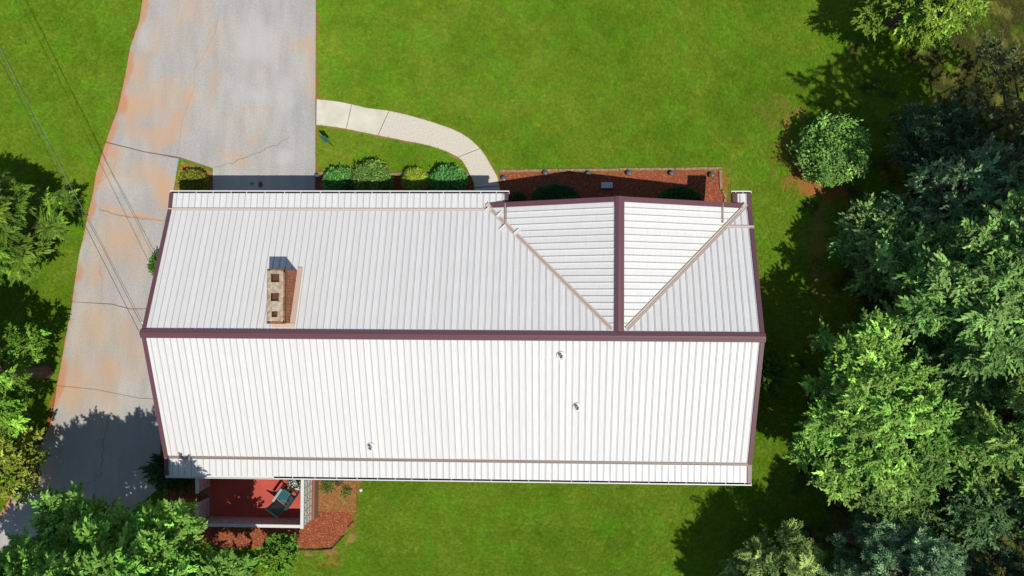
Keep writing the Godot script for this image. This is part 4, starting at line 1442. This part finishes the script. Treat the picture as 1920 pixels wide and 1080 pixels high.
# ---------------------------------------------------------------- small garden things
func garden_things() -> void:
	var make := func() -> Node3D:
		var t := thing("path_light", "", "garden light")
		var st := nst()
		tube(st, [Vector3(0, -0.06, 0), Vector3(0, 0.16, 0)], [0.012, 0.012], 8)
		build("stake", st, M.black, t)
		st = nst()
		lathe(st, [[0.0, 0.14], [0.055, 0.14], [0.06, 0.21], [0.0, 0.215]], 16)
		build("lens", st, M.grey_metal, t)
		st = nst()
		lathe(st, [[0.05, 0.205], [0.105, 0.205], [0.11, 0.22], [0.085, 0.25], [0.03, 0.27], [0.0, 0.272]], 18)
		build("shade", st, M.lamp_grey, t)
		return t
	var proto = make.call()
	var spots := [[-9.58, -5.20, "greenish garden light at the driveway corner of the shrub bed", 0.1], [-3.62, -5.17, "garden light left of the walkway, beside the rightmost lawn shrub", -0.1], [-2.12, -5.08, "garden light touching the right edge of the walkway end", 0.2],
		[-0.42, -5.30, "second garden light right of the walkway along the mulch bed", 0.12], [1.25, -5.29, "third garden light right of the walkway, left of the gable peak", -0.12], [2.89, -5.34, "fourth garden light right of the walkway, right of the gable peak", 0.08], [4.54, -5.33, "fifth garden light right of the walkway on the mulch bed edge", 0.15], [6.17, -5.27, "garden light in the far right corner of the mulch bed", -0.2]]
	for i in spots.size():
		var o: Node3D = proto
		if i > 0:
			o = proto.duplicate()
			adopt(o, "path_light", self)
		o.position = Vector3(spots[i][0], 0.0, spots[i][1])
		o.rotation = Vector3(spots[i][3], i * 1.3, spots[i][3] * 0.7)
		tag(o, spots[i][2], "garden light", "garden lights along the front beds")
	# a pale grey cover lying in the mulch
	var u := thing("utility_box", "pale grey rectangular utility box lying in the shaded front mulch bed", "utility box", Vector3(2.02, 0.02, -4.84))
	var st := nst()
	box(st, Vector3(0, 0.06, 0), Vector3(0.44, 0.12, 0.22))
	build("case", st, mat(0.34, 0.36, 0.38, 0.6), u)
	st = nst()
	box(st, Vector3(0, 0.128, 0), Vector3(0.46, 0.016, 0.235), Basis.IDENTITY, 0.006)
	build("lid", st, mat(0.62, 0.66, 0.70, 0.5), u)
	st = nst()
	lathe(st, [[0.022, 0.135], [0.022, 0.142], [0.0, 0.143]], 12, Vector3(0.15, 0, 0.03))
	build("latch", st, M.black, u)
	# a thin pole with a small dark flag by the walkway
	var f := thing("garden_flag", "thin leaning pole with small dark green flag on the lawn below the walkway", "garden flag", Vector3(-9.0, 0.0, -6.45))
	st = nst()
	tube(st, [Vector3(0, -0.05, 0), Vector3(-0.02, 1.0, -0.02), Vector3(-0.06, 1.55, -0.05)], [0.014, 0.012, 0.01], 7)
	build("pole", st, M.black, f)
	st = nst()
	for i in 5:
		var a := i * 0.045
		var b := (i + 1) * 0.045
		for s in [0.0, 0.006]:
			var p := Vector3(-0.05 + a * 0.6, 1.53 - a * 0.8, -0.05 + a + sin(i * 1.3) * 0.02 + s)
			var q := Vector3(-0.05 + b * 0.6, 1.53 - b * 0.8, -0.05 + b + sin((i + 1) * 1.3) * 0.02 + s)
			quad(st, p, p + Vector3(0.22, -0.03, 0), q + Vector3(0.22, -0.03, 0), q)
	build("flag", st, mat(0.03, 0.10, 0.07, 0.8), f)
	# grey log end below the feathery tree
	st = nst()
	tube(st, [Vector3(-0.35, 0.0, 0.1), Vector3(0.0, 0.03, 0.0), Vector3(0.4, 0.0, -0.12)], [0.12, 0.13, 0.11], 9)
	var lg := build("fallen_log", st, M.pale_bark, self)
	lg.position = Vector3(9.1, 0.11, 8.6)
	tag(lg, "short grey log on the ground by the feathery tree at the bottom edge", "log")
	st = nst()
	lathe(st, [[0.0, 0.0], [0.07, 0.01], [0.075, 0.05], [0.04, 0.09], [0.0, 0.095]], 8)
	var sn := build("white_stone", st, M.white, self)
	sn.position = Vector3(-7.72, 0.0, 7.35)
	tag(sn, "small white stone at the grass edge right of the bare soil patch", "stone")

# ---------------------------------------------------------------- wires
func power_lines() -> void:
	var far := [Vector3(-31.7, 6.6, -33.0), Vector3(-31.65, 6.55, -33.0), Vector3(-31.9, 6.45, -33.0)]
	var near := [Vector3(-14.10, 4.36, 0.62), Vector3(-14.09, 4.22, 0.95), Vector3(-14.09, 3.98, 1.62)]
	var labels := ["bare pale overhead wire, uppermost of the three reaching the left gable", "dark overhead wire, middle one of the three at the left gable", "dark overhead wire, lowest of the three at the left gable"]
	for i in 3:
		var t := thing("power_line", labels[i], "power line", near[i], 0.0, "overhead wires to the left gable end")
		var pts := []
		var rad := []
		for k in 37:
			var u := k / 36.0
			var p: Vector3 = near[i].lerp(far[i], u) - Vector3(0, 4.0 * u * (1.0 - u) * 0.35, 0)
			# the three strands wind together away from the house
			var w := smoothstep(0.03, 0.16, u)
			var mid: Vector3 = near[1].lerp(far[1], u) - Vector3(0, 4.0 * u * (1.0 - u) * 0.35, 0)
			var twist := mid + Vector3(cos(u * 60.0 + i * 2.1), sin(u * 60.0 + i * 2.1), 0) * 0.035
			if i == 2:
				twist = p
				w = 0.0
			p = p.lerp(twist, w)
			pts.append(p - near[i])
			rad.append(0.0085 if i != 1 else 0.007)
		var st := nst()
		tube(st, pts, rad, 6)
		build("wire", st, M.bare_cable if i == 0 else M.cable, t)
		st = nst()
		lathe(st, [[0.0, -0.05], [0.03, -0.04], [0.035, 0.0], [0.02, 0.03], [0.03, 0.05], [0.0, 0.06]], 10)
		build("insulator", st, M.white, t)

# ---------------------------------------------------------------- shrubs
func shrubs() -> void:
	var g := "shrubs along the street side of the house"
	shrub("clipped_shrub", "yellow green flat topped shrub left of the garage apron", {"x": -14.5, "z": -4.9, "s": Vector3(0.4, 0.85, 0.36), "n": 1150, "kind": "tiny", "col": Color(0.28, 0.28, 0.021), "col2": Color(0.196, 0.224, 0.028), "square": 0.7, "rag": 0.1, "seed": 201, "group": g})
	shrub("clipped_shrub", "small round green shrub nearest the driveway in the shrub bed", {"x": -8.62, "z": -4.93, "s": Vector3(0.42, 0.85, 0.38), "n": 1000, "kind": "tiny", "col": Color(0.085, 0.289, 0.051), "col2": Color(0.17, 0.408, 0.085), "rag": 0.17, "seed": 202, "group": g, "size": 1.25, "lumpy": 3.0})
	shrub("clipped_shrub", "largest olive green shrub, second from the driveway in the shrub bed", {"x": -7.25, "z": -4.98, "s": Vector3(0.58, 1.1, 0.55), "n": 1500, "kind": "tiny", "col": Color(0.1275, 0.255, 0.0425), "col2": Color(0.204, 0.34, 0.068), "rag": 0.17, "seed": 203, "group": g, "size": 1.25, "lumpy": 3.0})
	shrub("clipped_shrub", "bright yellow green leafy shrub between two darker shrubs", {"x": -5.55, "z": -4.95, "s": Vector3(0.46, 0.95, 0.44), "n": 700, "kind": "blade", "col": Color(0.2465, 0.406, 0.029), "col2": Color(0.377, 0.435, 0.0435), "rag": 0.09, "seed": 204, "group": g})
	shrub("clipped_shrub", "round dark green shrub beside the end of the curved walkway", {"x": -4.22, "z": -4.92, "s": Vector3(0.52, 0.95, 0.45), "n": 1200, "kind": "tiny", "col": Color(0.068, 0.255, 0.051), "col2": Color(0.153, 0.391, 0.102), "rag": 0.17, "seed": 205, "group": g, "size": 1.25, "lumpy": 3.0})
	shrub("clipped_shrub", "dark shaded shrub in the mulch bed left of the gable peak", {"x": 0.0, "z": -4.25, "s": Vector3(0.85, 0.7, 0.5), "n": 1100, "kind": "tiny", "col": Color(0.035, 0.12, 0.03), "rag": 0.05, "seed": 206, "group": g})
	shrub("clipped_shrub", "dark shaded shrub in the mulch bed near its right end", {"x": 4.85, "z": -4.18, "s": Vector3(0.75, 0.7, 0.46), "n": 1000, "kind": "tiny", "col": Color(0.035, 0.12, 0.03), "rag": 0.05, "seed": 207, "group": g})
	shrub("tuft_plant", "small dark grassy plant in the mulch by the gutter end", {"x": -1.55, "z": -4.3, "s": Vector3(0.3, 0.35, 0.25), "n": 60, "kind": "blade", "col": Color(0.06, 0.10, 0.02), "seed": 208, "category": "plant"})
	shrub("ball_shrub", "large round glossy shrub alone on the lawn right of the house", {"x": 10.55, "z": -6.0, "s": Vector3(1.03, 1.8, 1.0), "n": 1300, "kind": "tiny", "size": 1.6, "col": Color(0.13, 0.32, 0.05), "col2": Color(0.30, 0.50, 0.12), "rag": 0.2, "lumpy": 2.4, "seed": 209})
	shrub("side_shrub", "green shrub peeping out from under the left roof edge", {"x": -15.3, "z": -1.55, "s": Vector3(0.72, 1.2, 0.55), "n": 600, "kind": "tiny", "col": Color(0.08, 0.22, 0.02), "rag": 0.1, "seed": 210})
	shrub("side_shrub", "light green leafy shrub against the right end of the house", {"x": 8.05, "z": 2.45, "s": Vector3(0.62, 1.0, 0.62), "n": 420, "kind": "small", "size": 0.75, "col": Color(0.11, 0.24, 0.02), "rag": 0.2, "seed": 211})
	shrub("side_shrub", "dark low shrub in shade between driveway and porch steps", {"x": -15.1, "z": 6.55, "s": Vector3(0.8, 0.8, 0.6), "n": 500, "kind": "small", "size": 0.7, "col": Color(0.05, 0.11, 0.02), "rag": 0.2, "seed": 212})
	shrub("weed", "upper green weed patch on the bare soil right of the porch", {"x": -9.05, "z": 7.2, "s": Vector3(0.2, 0.14, 0.28), "n": 34, "kind": "tiny", "col": Color(0.13, 0.18, 0.03), "rag": 0.3, "seed": 213, "category": "weed", "group": "weeds on the bare soil"})
	shrub("weed", "small green weed in the right half of the bare soil patch", {"x": -8.3, "z": 7.4, "s": Vector3(0.2, 0.1, 0.16), "n": 20, "kind": "tiny", "col": Color(0.13, 0.18, 0.03), "rag": 0.3, "seed": 214, "category": "weed", "group": "weeds on the bare soil"})
	shrub("weed", "dry brownish weed at the top of the bare soil patch", {"x": -8.6, "z": 6.9, "s": Vector3(0.3, 0.12, 0.2), "n": 26, "kind": "blade", "col": Color(0.12, 0.10, 0.04), "rag": 0.3, "seed": 215, "category": "weed", "group": "weeds on the bare soil"})

# ---------------------------------------------------------------- trees
func trees() -> void:
	var gr := "trees of the wood right of the house"
	var gl := "trees left of the driveway"
	# left side
	var t := tree("evergreen_tree", "drooping evergreen tree at the left edge above the middle", {"x": -21.0, "z": -2.7, "h": 6.2, "r": 2.0, "n": 48, "per": 46, "lump": 0.5, "flat": 0.35, "kind": "spray", "size": 1.15, "low": -0.7, "cone": 0.5, "base": 0.7, "droop": 0.35, "col": Color(0.09, 0.2, 0.018), "col2": Color(0.18, 0.29, 0.03), "seed": 301, "group": gl, "limbs": 24})
	var st := nst()
	tube(st, [Vector3(-0.4, 4.1, -0.1), Vector3(0.4, 4.25, 0.0), Vector3(1.25, 4.3, 0.06)], [0.09, 0.085, 0.07], 9)
	var stub := build("limb", st, M.pale_bark, t)
	stub.set_meta("label", "pale bare sawn limb")
	tree("broadleaf_tree", "light green tree at the left edge beside the lower driveway", {"x": -20.7, "z": 2.7, "h": 6.0, "r": 1.7, "n": 40, "per": 44, "lump": 0.58, "kind": "broad", "size": 0.9, "col": Color(0.14, 0.32, 0.03), "col2": Color(0.24, 0.4, 0.05), "seed": 302, "group": gl})
	tree("broadleaf_tree", "low yellow green tree overhanging the left driveway edge", {"x": -21.0, "z": 5.7, "h": 3.5, "r": 1.45, "n": 26, "per": 40, "lump": 0.5, "kind": "broad", "size": 0.85, "col": Color(0.22, 0.32, 0.03), "col2": Color(0.34, 0.38, 0.06), "seed": 303, "group": gl})
	# bottom left
	tree("broadleaf_tree", "big glossy green tree at the bottom left, shading porch and driveway", {"x": -14.45, "z": 10.4, "h": 8.9, "r": 3.75, "base": 1.6, "n": 118, "per": 74, "lump": 0.66, "apart": 0.85, "kind": "broad", "col": Color(0.132, 0.3294, 0.04725), "col2": Color(0.264, 0.4636, 0.081), "seed": 304, "limbs": 24, "low": -0.5, "core": 0.7, "mid": 0.5, "wild": 0.4})
	tree("broadleaf_tree", "green tree filling the bottom left corner beside the big glossy tree", {"x": -18.4, "z": 10.7, "h": 5.8, "r": 1.9, "n": 40, "per": 56, "lump": 0.62, "kind": "broad", "col": Color(0.10, 0.26, 0.035), "col2": Color(0.20, 0.36, 0.06), "seed": 341, "group": gl})
	tree("young_tree", "small bright green young tree in the back bed at the bottom edge", {"x": -10.35, "z": 9.6, "h": 2.2, "r": 0.5, "n": 9, "per": 26, "lump": 0.4, "kind": "wide", "size": 0.8, "col": Color(0.17, 0.32, 0.02), "col2": Color(0.10, 0.24, 0.03), "seed": 305, "limbs": 9, "trunk": 0.05})
	# right side
	tree("broadleaf_tree", "yellow green tree at the top edge on the right", {"x": 13.3, "z": -11.3, "h": 5.2, "r": 1.55, "n": 30, "per": 46, "lump": 0.55, "kind": "small", "col": Color(0.15, 0.29, 0.03), "col2": Color(0.28, 0.4, 0.05), "seed": 311, "group": gr})
	tree("thin_tree", "sparse dull olive tree near the top right corner", {"x": 16.0, "z": -6.6, "h": 7.4, "r": 2.2, "n": 40, "per": 16, "lump": 0.7, "kind": "small", "size": 0.95, "col": Color(0.09, 0.12, 0.04), "col2": Color(0.15, 0.17, 0.06), "seed": 312, "group": gr, "limbs": 16, "trunk": 0.14})
	tree("broadleaf_tree", "blue green small leaved tree behind the ball shrub", {"x": 14.0, "z": -4.0, "h": 5.2, "r": 1.8, "n": 34, "per": 34, "lump": 0.6, "kind": "small", "col": Color(0.12, 0.2318, 0.108), "col2": Color(0.228, 0.3538, 0.162), "seed": 313, "group": gr, "limbs": 22})
	tree("broadleaf_tree", "dense blue green tree in the middle of the right wood", {"x": 13.7, "z": -0.4, "h": 7.2, "r": 2.15, "n": 64, "per": 56, "lump": 0.6, "kind": "small", "col": Color(0.13, 0.29, 0.065), "col2": Color(0.29, 0.46, 0.13), "seed": 314, "group": gr, "limbs": 24, "wood": M.pale_bark, "wild": 0.85, "apart": 1.0, "size": 1.15})
	tree("broadleaf_tree", "broad leaved green tree at the right edge above the middle", {"x": 15.6, "z": -2.6, "h": 8.4, "r": 1.9, "n": 36, "per": 34, "lump": 0.62, "kind": "wide", "col": Color(0.14, 0.3, 0.065), "col2": Color(0.28, 0.44, 0.12), "seed": 315, "group": gr, "wood": M.pale_bark, "wild": 0.8, "size": 1.15})
	tree("broadleaf_tree", "yellowish green tree of the wood reaching nearest the house", {"x": 10.9, "z": 3.2, "h": 6.3, "r": 2.2, "n": 54, "per": 54, "lump": 0.6, "kind": "small", "col": Color(0.168, 0.3782, 0.06075), "col2": Color(0.348, 0.549, 0.108), "seed": 316, "group": gr, "limbs": 22, "wild": 0.9, "apart": 1.05})
	tree("broadleaf_tree", "green tree at the right edge below the middle", {"x": 14.8, "z": 3.6, "h": 7.4, "r": 2.0, "n": 50, "per": 52, "lump": 0.6, "kind": "small", "col": Color(0.18, 0.3538, 0.0675), "col2": Color(0.36, 0.5124, 0.1215), "seed": 317, "group": gr, "wild": 0.8, "apart": 1.0})
	tree("feathery_tree", "feathery light green tree with pinnate leaves at the bottom edge", {"x": 8.1, "z": 9.4, "h": 4.0, "r": 1.35, "n": 26, "per": 34, "lump": 0.5, "kind": "frond", "col": Color(0.18, 0.29, 0.07), "col2": Color(0.28, 0.38, 0.11), "seed": 318, "group": gr, "lift": 0.5})
	tree("conifer_tree", "dark blue green bristly tree at the bottom right", {"x": 11.4, "z": 8.7, "h": 6.0, "r": 1.8, "n": 44, "per": 60, "lump": 0.55, "kind": "star", "size": 1.25, "col": Color(0.1, 0.21, 0.1), "col2": Color(0.27, 0.42, 0.19), "seed": 319, "group": gr, "cone": 0.3})
	tree("conifer_tree", "dark bristly tree in the bottom right corner", {"x": 15.0, "z": 9.9, "h": 7.5, "r": 1.5, "n": 30, "per": 60, "lump": 0.55, "kind": "star", "size": 1.25, "col": Color(0.05, 0.11, 0.065), "col2": Color(0.1, 0.19, 0.1), "seed": 320, "group": gr})
	tree("broadleaf_tree", "low blue green tree spreading towards the house from the right wood", {"x": 11.9, "z": -2.2, "h": 3.6, "r": 1.3, "n": 28, "per": 38, "lump": 0.55, "apart": 1.0, "kind": "small", "col": Color(0.13, 0.28, 0.065), "col2": Color(0.28, 0.43, 0.13), "seed": 331, "group": gr, "limbs": 16, "wood": M.pale_bark, "size": 1.15})
	tree("broadleaf_tree", "dark green tree just below the yellowish tree nearest the house", {"x": 11.3, "z": 5.3, "h": 5.4, "r": 1.6, "n": 30, "per": 40, "lump": 0.58, "apart": 0.95, "kind": "small", "col": Color(0.11, 0.24, 0.05), "col2": Color(0.22, 0.36, 0.08), "seed": 332, "group": gr})
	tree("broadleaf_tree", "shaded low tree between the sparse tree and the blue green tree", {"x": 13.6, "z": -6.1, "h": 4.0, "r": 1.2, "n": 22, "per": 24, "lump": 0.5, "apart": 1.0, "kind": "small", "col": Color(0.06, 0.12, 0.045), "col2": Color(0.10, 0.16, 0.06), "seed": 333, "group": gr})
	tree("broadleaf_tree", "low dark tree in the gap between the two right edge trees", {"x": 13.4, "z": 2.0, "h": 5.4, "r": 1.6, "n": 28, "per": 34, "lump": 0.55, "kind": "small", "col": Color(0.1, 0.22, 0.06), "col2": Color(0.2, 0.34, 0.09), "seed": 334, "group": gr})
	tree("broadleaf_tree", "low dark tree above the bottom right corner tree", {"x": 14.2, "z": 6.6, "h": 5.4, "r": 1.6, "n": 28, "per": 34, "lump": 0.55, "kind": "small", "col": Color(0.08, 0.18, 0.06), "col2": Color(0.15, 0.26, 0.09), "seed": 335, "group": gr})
	tree("broadleaf_tree", "tall tree beyond the right edge, between the other two", {"x": 19.0, "z": -2.4, "h": 10.5, "r": 2.6, "n": 64, "per": 60, "lump": 0.8, "kind": "broad", "col": Color(0.08, 0.19, 0.04), "seed": 336, "group": gr})
	tree("broadleaf_tree", "tall tree beyond the right edge near the bottom corner", {"x": 18.8, "z": 7.6, "h": 10.5, "r": 2.8, "n": 64, "per": 60, "lump": 0.8, "kind": "broad", "col": Color(0.08, 0.19, 0.04), "seed": 337, "group": gr})
	tree("broadleaf_tree", "tall tree below the bottom edge whose shadow crosses the back lawn", {"x": 9.6, "z": 13.8, "h": 9.0, "r": 2.6, "n": 70, "per": 60, "lump": 0.8, "kind": "broad", "col": Color(0.09, 0.20, 0.035), "seed": 321, "group": gr})
	tree("broadleaf_tree", "tall tree beyond the right edge shading the top right wood", {"x": 15.9, "z": -4.0, "h": 12.0, "r": 2.1, "n": 36, "per": 14, "lump": 0.8, "kind": "broad", "col": Color(0.08, 0.19, 0.04), "seed": 322, "group": gr, "base": 7.6})
	tree("broadleaf_tree", "tall tree beyond the right edge beside the blue green tree", {"x": 19.0, "z": 2.5, "h": 11, "r": 2.8, "n": 64, "per": 60, "lump": 0.8, "kind": "broad", "col": Color(0.08, 0.19, 0.04), "seed": 323, "group": gr})
	tree("broadleaf_tree", "tall tree beyond the bottom right corner", {"x": 14.6, "z": 13.0, "h": 9.2, "r": 2.6, "n": 64, "per": 60, "lump": 0.8, "kind": "broad", "col": Color(0.08, 0.19, 0.04), "seed": 324, "group": gr})

# ---------------------------------------------------------------- grass blades over the lawn
func grass() -> void:
	var st := nst()
	var r := RandomNumberGenerator.new()
	r.seed = 55
	for i in 9:
		var a := r.randf() * TAU
		var b := Vector3(r.randf_range(-0.05, 0.05), 0, r.randf_range(-0.05, 0.05))
		var d := Vector3(cos(a), 0, sin(a))
		var s := Vector3(-d.z, 0, d.x) * 0.006
		var mid := b + d * 0.018 + Vector3(0, 0.034, 0)
		var tip := b + d * 0.055 + Vector3(0, 0.048, 0)
		tri(st, b - s, b + s, mid + s * 0.8)
		tri(st, b - s, mid + s * 0.8, mid - s * 0.8)
		tri(st, mid - s * 0.8, mid + s * 0.8, tip)
	var tuft := fin(st, M.blade)
	var keep := []
	keep.append_array(S.drive_poly)
	keep.append_array(S.walk_poly)
	var soil_at: int = keep.size() + 4
	keep.append_array(S.bed_poly)
	keep.append(PackedVector2Array([Vector2(-13.6, -3.5), Vector2(6.5, -3.5), Vector2(6.5, 5.5), Vector2(-9.4, 5.5), Vector2(-9.4, 8.45), Vector2(-13.7, 8.45)]))
	var boxes := []
	for p in keep:
		var rect := Rect2(p[0], Vector2.ZERO)
		for q in p:
			rect = rect.expand(q)
		boxes.append(rect)
	var where := []
	var tint := []
	var per := LW / LSX
	for i in 330000:
		var p := Vector2(r.randf_range(-24.5, 20.0), r.randf_range(-14.0, 12.5))
		var bad := false
		for k in keep.size():
			if k == soil_at and r.randf() < 0.14:
				continue
			if boxes[k].has_point(p) and Geometry2D.is_point_in_polygon(p, keep[k]):
				bad = true
				break
		if bad:
			continue
		var at := (int((p.y - LZ) * per) * LW + int((p.x - LX) * per)) * 4
		var c := Color(lawn_bytes[at] / 255.0, lawn_bytes[at + 1] / 255.0, lawn_bytes[at + 2] / 255.0).srgb_to_linear()
		if c.r > c.g * 1.1:   # bare earth
			if r.randf() < 0.85:
				continue
		var l := r.randf_range(0.85, 1.35)
		tint.append(Color(c.r * l * 1.1, c.g * l * 1.1, c.b * l))
		where.append(Transform3D(Basis(Vector3.UP, r.randf() * TAU).scaled_local(Vector3.ONE * r.randf_range(0.7, 1.25)), Vector3(p.x, -0.004, p.y)))
	copies("grass", tuft, where, tint, self)
	tag(get_node("grass"), "short mown green grass of the lawn around the house", "grass")
